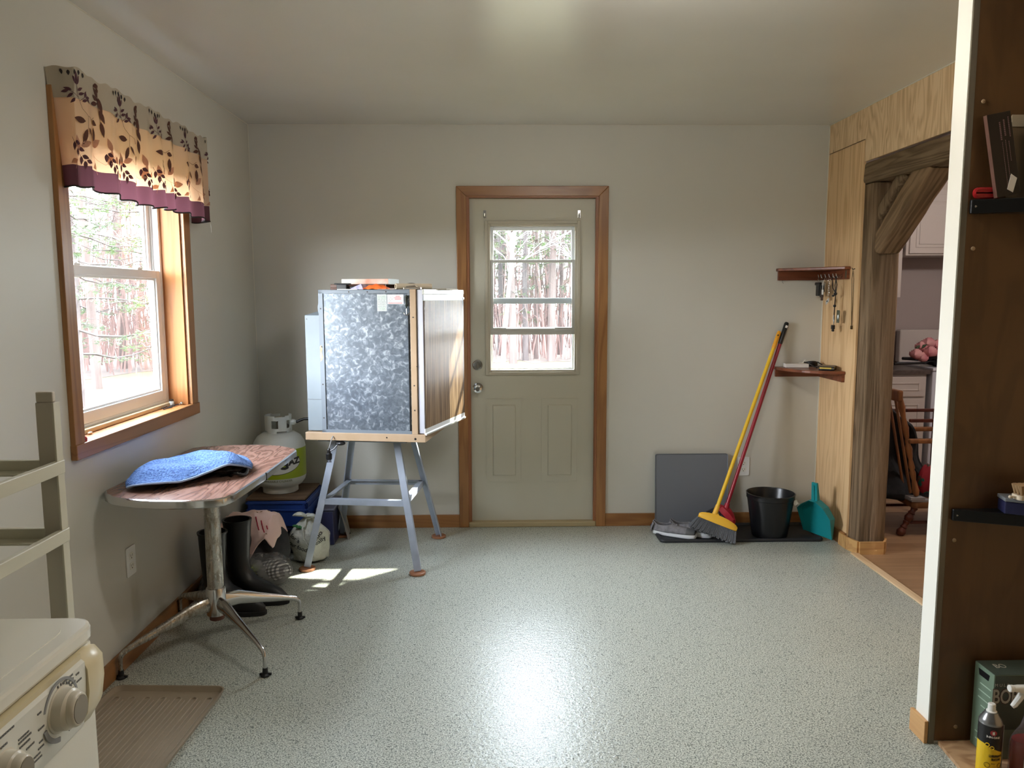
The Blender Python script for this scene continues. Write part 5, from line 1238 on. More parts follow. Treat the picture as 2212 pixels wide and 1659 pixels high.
b = MB(); b.box(hx+.010, hx+.014, 4.51, 4.545, 1.325, 1.40); b.box(hx+.009, hx+.013, 4.504, 4.515, 1.36, 1.395); obj('clear_tag', b, plain('smoky_plastic', (88, 92, 76), .2), t, bev=.003)
t = thing('hanging_chain', 'thin dark ball chain hanging from a nail on the plywood wall', 'chain', (XR-.01, 4.42, 1.29))
b = MB(); b.tube([(XR, 4.430, 1.640), (XR-.014, 4.430, 1.636), (XR-.018, 4.430, 1.644)], .0026, 6); obj('nail', b, BLACKM, t)
b = MB()
for (y0_, y1_) in ((4.437, 4.430), (4.424, 4.428)): b.tube([(XR-.012, 4.430, 1.632), (XR-.010, y0_+.004*(1 if y0_ > 4.43 else -1), 1.58), (XR-.007, y0_, 1.45), (XR-.006, y1_, 1.31)], .0017, 6)
b.box(XR-.009, XR-.003, 4.421, 4.437, 1.292, 1.312); obj('strand', b, plain('chain_bronze', (84, 66, 40), .4, .6), t)
# things on the lower corner shelf
LZ = 1.0385
t = thing('white_box', 'small white box at the left on the lower corner shelf', 'box', (1.885, 4.765, LZ))
M = Matrix.Translation((1.885, 4.765, LZ)) @ Matrix.Rotation(math.radians(-6), 4, 'Z'); b = MB(); b.box(-.075, .065, -.030, .030, .0005, .024, M); obj('carton', b, plain('box_white', (228, 222, 216), .5), t, bev=.002)
tag(obj('white_cable', MB().tube([(1.90, 4.77, LZ+.026), (1.925, 4.775, LZ+.027), (1.935, 4.78, LZ+.037), (1.945, 4.785, LZ+.045)], .003, 6), WHITEP, smooth=True), 'short white cable end on top of the small white box', 'cable')
t = thing('sunglasses', 'black wraparound sunglasses on the lower corner shelf', 'glasses', (1.975, 4.77, LZ))
b = MB(); b.grid(lambda u, v: Vector((1.945+.085*u, 4.80-.03*math.sin(PI*u), LZ+.004+.036*v*math.sin(PI*(.12+.76*u))**.4)), 16, 4); obj('lens', b, BLACK, t, smooth=True, solid=.003)
b = MB(); b.tube([(1.945, 4.80, LZ+.03), (1.955, 4.76, LZ+.024), (1.985, 4.74, LZ+.006), (2.03, 4.73, LZ+.006)], .0035, 6); b.tube([(2.03, 4.80, LZ+.03), (2.04, 4.77, LZ+.02), (2.046, 4.70, LZ+.006)], .0035, 6); obj('arm', b, BLACK, t, smooth=True)
t = thing('tape_measure', 'flat black and yellow gadget at the right end of the lower corner shelf', 'gadget', (2.005, 4.60, LZ))
M = Matrix.Translation((2.008, 4.60, LZ)) @ Matrix.Rotation(math.radians(60), 4, 'Z')
obj('case', MB().prism(rrect(.13, .088, .016, 4), .0005, .009, M), BLACK, t, bev=.002); obj('yellow_body', MB().prism(rrect(.120, .080, .012, 4), .009, .019, M), plain('gadget_yellow', (220, 190, 90), .4), t, bev=.002)
obj('lid', MB().prism(rrect(.13, .088, .016, 4), .019, .024, M), BLACK, t, bev=.002); obj('end_clip', MB().box(-.066, -.052, -.044, -.03, .009, .019, M), CHROME, t)
tag(obj('black_strap', MB().tube([(2.055, 4.76, LZ+.005), (2.02, 4.74, LZ+.012), (1.99, 4.71, LZ+.005), (1.98, 4.69, LZ+.004)], .0045, 8), BLACK, smooth=True), 'black strap lying between the sunglasses and the yellow gadget', 'strap')

# ------------------------------------------------------------------ shelf niche at the right edge
YN = 2.376
def nshelf(label, z0, z1, x0):
    t = thing('wall_shelf', label, 'shelf', (x0, YN, z0))
    b = MB(); b.prism([(x0, YN), (XR-.01, YN), (XR-.01, YN-.20), (1.90, YN-.20), (1.62, YN-.075), (x0, YN-.012)], z0, z1); obj('board', b, BLACKM, t, bev=.003)
    obj('screw', MB().lathe([(.006, 0), (.005, .003), (0, .004)], M=rotM((x0+.014, YN-.0125-.001, (z0+z1)/2), 90, 0, -10), n=12), NICKEL, t, smooth=True)
nshelf('black wall shelf on the dark plywood, the upper one near the ceiling', 1.735, 1.778, 1.454)
nshelf('black wall shelf on the dark plywood, the lower one at waist height', .768, .806, 1.459)
t = thing('red_case', 'rounded red case at the left end of the upper black shelf', 'case', (1.495, YN-.012, 1.7785))
obj('shell', MB().loft([[Vector((x, YN-.003-.016*(1 if 0 else q), 1.7965+z)) for x, z in rrect(.085-2*i, .034-2*i, .015, 5, 1.500)] for q, i in ((0, .003), (.3, 0), (.8, 0), (1, .004))]), plain('case_red', (150, 26, 30), .3), t)
t = thing('black_carton', 'black printed carton leaning to the left on the upper shelf', 'box', (1.54, YN-.03, 1.7785))
CM = Matrix.Translation((1.552, YN-.0265, 1.781)) @ Matrix.Rotation(math.radians(-11.5), 4, 'Y')
b = MB(); b.box(-.036, .036, -.012, .004, .006, .252, CM); obj('carton', b, plain('carton_black', (26, 22, 22), .4), t, bev=.001)
b = MB(); b.box(-.0365, -.0355, -.012, .004, .006, .252, CM); obj('edge', b, plain('carton_edge', (96, 66, 56), .6), t)
b = MB(); random.seed(21)
for (x, z1_, L_, w_) in ((.026, .236, .06, .003), (.012, .23, .045, .004), (-.001, .225, .050, .004), (.010, .17, .12, .0012), (.0, .165, .13, .0012), (.02, .165, .06, .0012)):
    z = z1_
    while z > z1_-L_: b.box(x-w_/2, x+w_/2, -.0128, -.0118, z-.004, z, CM); z -= .0055
obj('faint_print', b, plain('print_dim', (120, 92, 92), .6), t)
b = MB(); b.prism([(-.004, .025), (.014, .068), (.030, .052), (.012, .012)], 0, .0008, CM @ Matrix(((1, 0, 0, 0), (0, 0, 1, -.0132), (0, 1, 0, 0), (0, 0, 0, 1)))); obj('sticker', b, PAPER, t)
t = thing('pale_carton', 'flat pale grey carton standing at the right on the upper shelf', 'box', (1.68, YN-.05, 1.7785))
obj('carton', MB().box(1.60, 1.74, YN-.048, YN-.034, 1.779, 2.013), plain('pale_grey_card', (170, 164, 148), .6), t, bev=.001)
t = thing('picture_back', 'pale edged flat panel behind the black carton on the upper shelf', 'panel', (1.66, YN-.01, 1.7785))
obj('sheet', MB().box(1.565, 1.78, YN-.005, YN-.0015, 1.779, 2.028), plain('kraft_sheet', (120, 100, 74), .7), t); obj('pale_edge', MB().box(1.565, 1.78, YN-.0065, YN-.005, 1.995, 2.030), plain('dull_white', (176, 164, 142), .6), t)
t = thing('scrub_brush', 'wooden backed brush with tan bristles up on the lower shelf', 'brush', (1.66, YN-.08, .85))
b = MB(); b.prism(rrect(.16, .045, .012, 4, 1.68, YN-.09), .8595, .874); b.tube([(1.605, YN-.09, .8665), (1.588, YN-.09, .8665)], .0035, 8); b.ball((1.586, YN-.09, .8665), .0055); obj('back', b, plain('brush_back', (206, 192, 170), .4), t, bev=.003)
b = MB(); random.seed(31)
for i in range(9):
    for j in range(3):
        x = 1.612+.016*i; y = YN-.105+.015*j; b.tube([(x, y, .873), (x-.005, y, .905)], [.004, .0085], 7)
obj('bristles', b, plain('bristle_tan', (150, 120, 84), .8), t)['kind'] = 'stuff'
t = thing('navy_tray', 'dark navy box with grey lid under the brush on the lower shelf', 'box', (1.68, YN-.08, .8065))
b = MB(); b.hexa([(1.585, YN-.07, .807), (1.80, YN-.19, .807), (1.84, YN-.06, .807), (1.60, YN-.012, .807), (1.585, YN-.07, .846), (1.80, YN-.19, .846), (1.84, YN-.06, .846), (1.60, YN-.012, .846)]); obj('box', b, plain('navy', (36, 38, 70), .35), t, bev=.003)
b = MB(); b.hexa([(1.583, YN-.072, .8465), (1.80, YN-.193, .8465), (1.842, YN-.058, .8465), (1.598, YN-.010, .8465), (1.583, YN-.072, .858), (1.80, YN-.193, .858), (1.842, YN-.058, .858), (1.598, YN-.010, .858)]); obj('lid', b, plain('grey_lid', (120, 124, 128), .3), t, bev=.002)
# green carton
t = thing('green_carton', 'green fertiliser style carton standing on the plywood board by the partition', 'box', (1.68, 2.28, .0125))
GC = plain('carton_green', (112, 132, 112), .5); GD = plain('carton_dark_green', (66, 76, 66), .5)
X0, X1, Y0, Y1, Z0, Z1 = 1.565, 1.86, 2.268, 2.366, .0125, .295
obj('carton', MB().box(X0, X1, Y0, Y1, Z0, Z1), GC, t, bev=.0015)
b = MB(); b.box(X0+.004, X1-.004, Y0-.0008, Y0, Z0+.1, Z1-.002); b.box(X0+.002, X1-.004, Y0, Y1, Z1, Z1+.0008); obj('front_panel', b, GD, t)
fm = Matrix(((1, 0, 0, 0), (0, 0, -1, Y0-.0010), (0, 1, 0, 0), (0, 0, 0, 1)))
b = MB(); textmb('BOP', .066, fm @ Matrix.Translation((1.603, .222, 0)), .0003, b, sx=.66, bold=.0035); obj('letter_outline', b, plain('maroon', (70, 40, 38), .5), t)
b = MB(); textmb('BOP', .066, fm @ Matrix.Translation((1.603, .222, .0006)), .0003, b, sx=.66, bold=.001); textmb('M U L E', .014, fm @ Matrix.Translation((1.590, .262, .0006)), .0003, b)
textmb('BO', .036, Matrix.Translation((1.620, 2.325, Z1+.0012)), .0003, b, sx=.8); obj('lettering', b, plain('letter_grey', (172, 168, 152), .5), t)
b = MB(); random.seed(12)
for k in range(9): 
    z = .235-.024*k; b.box(X0-.0006, X0, Y0+.012, Y0+.012+random.uniform(.04, .07), z, z+.0035)
obj('side_print', b, plain('pale_green_print', (176, 196, 176), .5), t)
b = MB(); b.hexa([(X0-.0012, 2.295, .262), (X0+.003, 2.295, .262), (X0+.003, 2.34, .262), (X0-.0012, 2.34, .262), (X0-.0012, 2.29, .282), (X0+.003, 2.29, .282), (X0+.003, 2.345, .282), (X0-.0012, 2.345, .282)]); obj('hand_slot', b, BLACK, t)
# aerosol can
CX, CY = 1.520, 2.205
t = thing('spray_can', 'black and yellow aerosol lubricant can on the plywood board', 'can', (CX, CY, .0125))
R1 = .0325
obj('can', MB().lathe([(.030, .0127), (R1, .016), (R1, .178), (.030, .184), (.0285, .186)], (CX, CY, 0), 40), plain('can_yellow', (226, 188, 30), .3), t, smooth=True)
obj('shoulder', MB().lathe([(R1+.0005, .176), (R1+.001, .182), (.028, .194), (.019, .208), (.018, .212), (.0, .212)], (CX, CY, 0), 40), plain('can_steel', (150, 150, 150), .25, .8), t, smooth=True)
obj('nozzle', MB().lathe([(.015, .210), (.015, .214), (.0115, .216), (.0105, .236), (.008, .238), (0, .237)], (CX, CY, 0), 24), WHITEP, t, smooth=True)
obj('nozzle_hole', MB().lathe([(.0028, 0), (.0028, .001)], M=rotM((CX+.008, CY-.0075, .229), 90, 0, 45), n=10), BLACK, t)
def cc(c, off=.0006, z0=0): th = -PI/2+c.x/R1; r = R1+off+c.z; return Vector((CX+r*math.cos(th), CY+r*math.sin(th), z0+c.y))
b = MB()
for k in range(64):
    u = -PI+2*PI*k/64; u2 = -PI+2*PI*(k+1)/64
    lo = lambda u_: .104-.016*max(-1, min(1, u_/1.1)); 
    b.poly([cc(Vector((u*R1, lo(u), 0))), cc(Vector((u2*R1, lo(u2), 0))), cc(Vector((u2*R1, .177, 0))), cc(Vector((u*R1, .177, 0)))])
obj('black_label', b, BLACK, t, smooth=True)
b = MB(); b.poly([cc(Vector((-.010+.009*math.cos(a), .158+.009*math.sin(a), .0005))) for a in [k*PI/10 for k in range(20)]]); obj('red_emblem', b, plain('emblem_red', (170, 50, 60), .4), t)
b = MB(); textmb('3-IN-ONE', .0085, None, .0002, b, lambda c: cc(Vector((c.x-.010, c.y, c.z)), .0012, .144), bold=.0003); b.poly([cc(Vector((-.010+x, .158+y, .0012))) for x, y in ((-.003, -.005), (.003, -.005), (.003, .005), (-.003, .004))]); obj('white_lettering', b, WHITEP, t)
b = MB(); textmb('LUBRIFIANT A\nSILICONE', .0105, None, .0002, b, lambda c: cc(Vector((c.x+.002, c.y, c.z)), .0012, .078), sx=.62, bold=.0004)
for (dx, sh) in ((-.022, 'o'), (-.004, 'v'), (.014, 'o')):
    if sh == 'o': b.tube([cc(Vector((dx+.0075*math.cos(a), .053+.0075*math.sin(a), .0008))) for a in [k*PI/10 for k in range(21)]], .0006, 4, cap=False)
    else: b.tube([cc(Vector((dx+x, .053+y, .0008))) for x, y in ((-.008, .006), (0, .006), (.008, .006), (0, -.008), (-.008, .006))], .0006, 4, cap=False)
for k in range(5): b.tube([cc(Vector((x, .038-.004*k, .0006))) for x in [-.024+.004*q for q in range(11)]], .0004, 4)
obj('dark_lettering', b, plain('label_ink', (40, 34, 20), .5), t)
b = MB()
for (x, z) in ((-.024, .118), (-.012, .110)): b.tube([cc(Vector((x+.005*math.cos(a), z+.005*math.sin(a), .001))) for a in [k*PI/8 for k in range(17)]], .0014, 6, cap=False)
obj('yellow_motif', b, bpy.data.materials['can_yellow'], t)
obj('straw', MB().tube([(CX+.0352, CY-.010, .03), (CX+.0352, CY-.010, .172)], .0015, 6), plain('straw_grey', (150, 150, 150), .4), t)
# trigger spray bottle
SX, SY = 1.645, 2.205
t = thing('spray_bottle', 'clear trigger spray bottle with red liquid at the lower right edge', 'bottle', (SX, SY, .0125))
def bott(z): return .058 if z < .11 else (.058-.028*((z-.11)/.05)**1.3 if z < .16 else .030-.014*min(1, (z-.16)/.05))
PET, n, l, bb = newmat('clear_plastic'); bb.inputs['Base Color'].default_value = L((150, 140, 140)); bb.inputs['Roughness'].default_value = .12; tr_ = n.new('ShaderNodeBsdfTransparent'); mx = n.new('ShaderNodeMixShader'); mx.inputs[0].default_value = .28; l.new(tr_.outputs[0], mx.inputs[1]); l.new(bb.outputs[0], mx.inputs[2]); l.new(mx.outputs[0], n['Material Output'].inputs[0])
def br(z, s=1): return [Vector((SX+bott(z)*s*math.cos(2*PI*k/36), SY+bott(z)*s*.62*math.sin(2*PI*k/36), z)) for k in range(36)]
obj('bottle', MB().loft([br(z) for z in (.0127, .02, .06, .10, .12, .14, .16, .18, .20, .228)]), PET, t, smooth=True, flat=60)
obj('liquid', MB().loft([br(z, .93) for z in (.016, .06, .10, .118)]), plain('red_liquid', (140, 22, 30), .2), t, smooth=True, flat=60)
b = MB(); pts_ = [(-.030, .035), (.05, .035), (.05, .088), (-.01, .088), (-.026, .080), (-.034, .06)]
def fl_(x, z, o=.0012): a = max(-.98, min(.98, x/.058)); return Vector((SX+x, SY-.036*math.sqrt(1-a*a)-o, z))
for i in range(12):
    x0_ = -.034+.006*i; x1_ = x0_+.006; b.poly([fl_(x0_, .036), fl_(x1_, .036), fl_(x1_, .088-(.012 if i < 2 else 0)), fl_(x0_, .088-(.018 if i < 1 else .006 if i < 2 else 0))])
obj('label', b, plain('bottle_label', (214, 206, 200), .5), t)
b = MB(); textmb('H', .026, None, .0003, b, lambda c: fl_(c.x-.010, .073+c.y, .0022+c.z), bold=.001); obj('label_letter', b, plain('label_red', (176, 40, 46), .5), t)
b = MB()
for i in range(11):
    x0_ = -.030+.006*i; b.poly([fl_(x0_, .038, .002), fl_(x0_+.006, .038, .002), fl_(x0_+.006, .058+.001*i, .002), fl_(x0_, .057+.001*i, .002)])
obj('label_band', b, plain('label_pink', (150, 70, 84), .5), t)
b = MB(); b.lathe([(.015, .226), (.016, .228), (.016, .250), (.012, .256)], (SX, SY, 0), 20); b.loft([[Vector((SX+x, SY+y, z)) for y, z in rrect(w_, h_, .006, 3, 0, zc)] for (x, w_, h_, zc) in ((-.062, .020, .016, .285), (-.045, .022, .020, .284), (-.02, .022, .030, .279), (.012, .022, .044, .268), (.03, .020, .036, .266))]); b.lathe([(.009, 0), (.011, .002), (.011, .012), (.009, .014)], M=rotM((SX-.062, SY, .285), 0, -90), n=16); tg = obj('trigger_head', b, WHITEP, t, smooth=True)
b = MB(); b.tube([(SX-.030, SY, .272), (SX-.040, SY, .255), (SX-.055, SY, .232), (SX-.062, SY, .226)], [.010, .010, .009, .007], 10); obj('trigger', b, WHITEP, tg, smooth=True)

# ------------------------------------------------------------------ kitchen beyond the doorway
KX1 = 4.6
struct('kitchen_floor', MB().box(XR+.001, KX1, 2.3, 6.7, -.12, .001), LAM)
struct('wall_kitchen_back', MB().box(XR+.0, KX1, 6.46, 6.6, 0, 2.7), KWALL)
struct('wall_kitchen_right', MB().box(KX1, KX1+.1, 2.2, 6.6, 0, 2.7), KWALL)
struct('wall_kitchen_front', MB().box(XR+.14, KX1, 2.2, 2.3, 0, 2.7), KWALL)
struct('wall_kitchen_left', MB().box(XR-.0, XR+.13, YB+.21, 6.6, 0, 2.7), KWALL)
struct('ceiling_kitchen', MB().box(XR+.141, KX1+.1, 2.2, 6.6, 2.60, 2.7), KWALL)
KW = plain('cabinet_white', (206, 198, 192), .4); KCT = plain('countertop', (74, 66, 62), .35, rgb2=(96, 84, 78), ns=40)
def cab(label, name, x0, x1, yf, yb, z0, z1, doors, cat='cabinet', kick=0):
    t = thing(name, label, cat, ((x0+x1)/2, (yf+yb)/2, z0))
    b = MB(); b.box(x0, x1, yf, yb, z0+kick, z1)
    if kick: b.box(x0, x1, yf+.06, yb, z0, z0+kick)
    obj('carcass', b, KW, t, bev=.002)
    for (nm, a, c, e, f) in doors:
        b = MB(); b.box(a, c, yf-.020, yf-.001, e, f); b.frame(yf-.026, yf-.019, a+.045, c-.045, e+.045, f-.045, .012); b.box(a+.07, c-.07, yf-.026, yf-.019, e+.07, f-.07) if f-e > .2 else None; obj(nm, b, KW, t, bev=.003)
    return t
cab('white kitchen base cabinet with drawer seen through the timber doorway', 'base_cabinet', 2.55, 3.36, 5.90, 6.45, .002, .872, [('drawer', 3.02, 3.345, .70, .855), ('door', 3.02, 3.345, .11, .685), ('drawer', 2.57, 3.0, .70, .855), ('door', 2.57, 3.0, .11, .685)], kick=.1)
tag(obj('countertop', MB().box(2.54, 3.375, 5.87, 6.455, .873, .91), KCT, bev=.004), 'dark grey kitchen worktop on the white base cabinet', 'countertop')
t = cab('white upper kitchen cabinet with framed door above the stove', 'wall_cabinet', 3.25, 4.3, 6.10, 6.45, 1.80, 2.38, [('door', 3.27, 3.77, 1.815, 2.27), ('door', 3.79, 4.28, 1.815, 2.27)])
b = MB(); b.prism([(0, 0), (-.03, .05), (-.03, .07), (0, .07)], 3.23, 4.3, Matrix(((0, 0, 1, 0), (1, 0, 0, 6.095), (0, 1, 0, 2.31), (0, 0, 0, 1)))); obj('crown', b, KW, t)
cab('white side cabinet with lower bottom edge left of the upper cabinet', 'side_cabinet', 2.6, 3.235, 6.12, 6.45, 1.47, 2.38, [])
t = thing('stove', 'white kitchen stove beside the base cabinet', 'stove', (3.78, 6.15, .002))
STW = plain('stove_white', (220, 226, 238), .3)
obj('body', MB().box(3.385, 4.14, 5.86, 6.40, .02, .90), STW, t, bev=.006); obj('cooktop', MB().box(3.38, 4.145, 5.85, 6.40, .9005, .925), STW, t, bev=.005)
obj('backguard', MB().box(3.385, 4.14, 6.37, 6.44, .926, 1.20), KW, t, bev=.01)
for (x, y) in ((3.56, 6.0), (3.56, 6.25), (3.95, 6.0), (3.95, 6.25)): obj('burner', MB().lathe([(.085, .9255), (.09, .932), (.02, .934)], (x, y, 0), 24), BLACK, t)
tag(obj('backsplash', MB().box(2.56, 3.37, 6.43, 6.455, .911, 1.22), plain('backsplash_grey', (150, 142, 140), .4), bev=.003), 'pale splashboard behind the kitchen worktop', 'splashboard')
t = thing('frying_pan', 'black frying pan with long handle on the stove', 'pan', (3.52, 6.05, .935))
obj('pan', MB().lathe([(.0, .936), (.10, .936), (.13, .975), (.126, .977), (.098, .942), (0, .942)], (3.54, 6.02, 0), 32, cap=False), BLACKM, t, smooth=True)
obj('handle', MB().tube([(3.42, 6.0, .968), (3.33, 5.97, .985), (3.18, 5.93, .995)], [.012, .014, .012], 8), BLACK, t, smooth=True)
tag(obj('black_spatula', MB().tube([(3.43, 5.93, .978), (3.30, 5.91, .958), (3.10, 5.9, .955)], [.006, .008, .010], 8), BLACK, smooth=True), 'black utensil handle pointing left from the frying pan', 'utensil')
t = thing('flower_bunch', 'bunch of pink rose flowers in a dark bowl on the stove', 'flowers', (3.40, 6.02, .977))
obj('bowl', MB().lathe([(.05, .978), (.12, .99), (.125, 1.01), (.115, 1.012)], (3.47, 6.0, 0), 24), BLACK, t, smooth=True)
PK = plain('rose_pink', (222, 140, 150), .6, rgb2=(236, 178, 178), ns=14); random.seed(14)
for (x, y, z, r) in ((3.30, 5.95, 1.03, .052), (3.36, 5.99, 1.085, .05), (3.40, 5.93, 1.05, .055), (3.41, 5.98, 1.115, .055), (3.47, 5.96, 1.10, .05), (3.46, 5.92, 1.03, .045), (3.34, 5.93, 1.00, .04), (3.53, 5.96, 1.08, .05), (3.56, 5.95, 1.02, .05), (3.50, 5.93, 1.06, .04)):
    b = MB()
    for k in range(4):
        rr_ = r*(1-.22*k); b.loft([[Vector((x+rr_*math.sin(ph)*math.cos(a)*(1+.08*math.sin(5*a+k)), y+rr_*math.sin(ph)*math.sin(a)*(1+.08*math.sin(5*a+k)), z+.01*k-rr_*math.cos(ph)*.9)) for a in [2*PI*q/16 for q in range(16)]] for ph in (.2, .8, 1.4, 1.9+.1*k)], cap=False)
    obj('bloom', b, PK, t, smooth=True)
b = MB()
for k in range(16):
    a = k*1.7; c = Vector((3.42+.13*math.cos(a), 5.97+.04*math.sin(a), 1.0+.09*random.random())); b.poly([c, c+Vector((.03, 0, .015)), c+Vector((.045, -.01, .04)), c+Vector((.012, 0, .035))])
obj('leaf', b, plain('leaf_dark', (56, 74, 48), .6), t)
# wooden armchair with a dark coat
CHW = wood('chair_wood', (150, 98, 56), (112, 66, 36), axis=2, rough=.35, rings=4); CHD = wood('chair_wood_dark', (88, 40, 26), (60, 26, 18), axis=2, rough=.35, rings=4)
t = thing('wooden_armchair', 'turned wood armchair in the kitchen behind the timber post', 'chair', (2.70, 4.72, .002))
def turned(p0, p1, r, nm, m_, knobs=4):
    p0, p1 = Vector(p0), Vector(p1); P_ = []; R__ = []
    for k in range(41): P_.append(p0.lerp(p1, k/40)); R__.append(r*(1+.28*math.sin(k/40*knobs*2*PI)**3 if (k % 10) else r/r*.8))
    obj(nm, MB().tube(P_, R__, 12), m_, t, smooth=True)
turned((2.50, 4.63, .205), (2.46, 4.66, .905), .022, 'back_post', CHW, 5) if False else None
turned((2.60, 4.60, .25), (2.455, 4.60, .905), .017, 'back_post', CHW, 5); turned((2.60, 4.98, .25), (2.455, 4.98, .905), .017, 'back_post', CHW, 5)
for k in range(4): obj('spindle', MB().tube([(2.60, 4.67+.08*k, .25), (2.47, 4.67+.08*k, .86)], .009, 8), CHW, t, smooth=True)
obj('crest_rail', MB().box(2.44, 2.475, 4.58, 5.0, .84, .91), CHW, t, bev=.01)
obj('seat', MB().prism(rrect(.46, .46, .04, 5, 2.80, 4.80), .175, .215), wood('chair_seat', (120, 78, 44), (92, 56, 32), axis=0, rings=4), t, bev=.006)
for (x, y, dx) in ((2.60, 4.61, -.10), (3.0, 4.61, .03), (2.60, 5.0, -.08), (3.0, 5.0, .03)): turned((x+dx, y-.02 if y < 4.8 else y+.02, .001), (x, y, .175), .022, 'leg', CHD, 2)
obj('stretcher', MB().tube([(2.56, 4.60, .08), (3.01, 4.60, .08)], .010, 8), CHD, t); obj('stretcher', MB().tube([(2.56, 5.0, .08), (3.01, 5.0, .08)], .010, 8), CHD, t)
for y in (4.58, 5.0):
    obj('arm', MB().box(2.52, 2.98, y-.022, y+.022, .585, .612), CHW, t, bev=.008); obj('side_rail', MB().box(2.52, 2.96, y-.012, y+.012, .715, .735), CHD, t, bev=.004); obj('arm_post', MB().tube([(2.92, y, .215), (2.92, y, .72)], .014, 10), CHD, t)
b = MB()
def coat(u, v):
    x = 2.415+.31*u; y = 4.70+.10*math.sin(v*3)+.02*math.sin(u*14); z = .90-.70*v
    return Vector((x-.05+.20*v*u + .015*math.sin(v*9), y+.26*(1-v)*.3+.02*math.sin(u*20+v*3), z-.28*u*(1-v)))
b.grid(coat, 24, 20); b.grid(lambda u, v: coat(u, v)+Vector((0, .10, 0)), 24, 20)
tag(obj('dark_coat', b, BLACKC, smooth=True, solid=.02), 'dark coat draped over the kitchen armchair', 'coat')
t = thing('dark_duffel', 'dark bulky bag between the timber post and the armchair', 'bag', (2.42, 4.82, .002))
obj('body', blob((2.40, 4.86, .003), .10, .16, .62, 4.4, .10), BLACKC, t, smooth=True)
tag(obj('red_green_pouch', blob((2.74, 4.74, .217), .055, .05, .20, 6.1, .10), plain('red_green_cloth', (150, 30, 44), .8, rgb2=(20, 100, 84), ns=9, nst=(.48, .52)), smooth=True), 'red and green cloth pouch on the armchair seat', 'pouch')
b = MB(); b.box(2.56, 2.68, 4.575, 4.66, .2165, .228); b.box(2.55, 2.64, 4.57, 4.64, .229, .245, Matrix.Translation((0, 0, 0))); tag(obj('papers', b, plain('dim_papers', (150, 148, 150), .7)), 'pale papers on the armchair seat corner', 'papers')
t = thing('kitchen_fill_lamp', 'added fill lamp out of view, brightening the kitchen', 'ceiling light', (3.2, 4.0, 2.5))  # unseen lamp and globe, added only to light the kitchen
KB, n, l, bb = newmat('kitchen_fill_bulb'); bb.inputs['Emission Color'].default_value = (1, .9, .82, 1); bb.inputs['Emission Strength'].default_value = KITCH_E
obj('globe', MB().ball((3.3, 4.3, 2.32), .07), KB, t, smooth=True)
obj('base', MB().lathe([(.05, 2.385), (.012, 2.41), (.012, 2.575), (.06, 2.58), (.06, 2.599)], (3.3, 4.3, 0), 20), NICKEL, t)
# ------------------------------------------------------------------ outdoors
GZ = -.40
GRS, n, l, bb = newmat('dead_grass'); v = ncoord(n, l); l.new(ramp(n, l, nnoise(n, l, v, .8, 5, .7), [(.3, L((56, 50, 32))), (.5, L((66, 60, 34))), (.7, L((50, 52, 28)))]), bb.inputs['Base Color']); bb.inputs['Roughness'].default_value = 1
LEAFL, n, l, bb = newmat('leaf_litter'); v = ncoord(n, l); l.new(ramp(n, l, nnoise(n, l, v, 3, 5, .7), [(.3, L((50, 40, 34))), (.7, L((66, 54, 46)))]), bb.inputs['Base Color']); bb.inputs['Roughness'].default_value = 1
struct('ground', MB().box(-60, 60, -40, 80, GZ-.2, GZ), GRS)
struct('forest_ground', MB().prism([(-60, 8), (-16, 9)]+[(-14+.35*k, 11.2+.55*k*(1 if k < 18 else 0)+(9.9+.04*(k-18) if k >= 18 else 0)+.5*math.sin(k*2.3)+.4*math.sin(k*5.1)) for k in range(70)]+[(60, 14), (60, 78), (-60, 78)], GZ+.001, GZ+.006), LEAFL)
BRK = plain('bark_grey', (74, 67, 65), .95, rgb2=(55, 48, 47), ns=6, scale=(1, 1, .2)); BRK2 = plain('bark_pink', (85, 72, 68), .95, rgb2=(65, 55, 51), ns=6, scale=(1, 1, .2)); BIR = plain('bark_birch', (160, 157, 153), .8, rgb2=(97, 92, 89), ns=5, scale=(1, 1, 3), nst=(.55, .7))
TWG = plain('twig', (62, 55, 52), .95)
NDL = trans('needles', (59, 74, 45), .35, .8, (79, 95, 55)); NDL2 = trans('needles_blue', (65, 75, 58), .35, .8, (79, 95, 69))
random.seed(77)
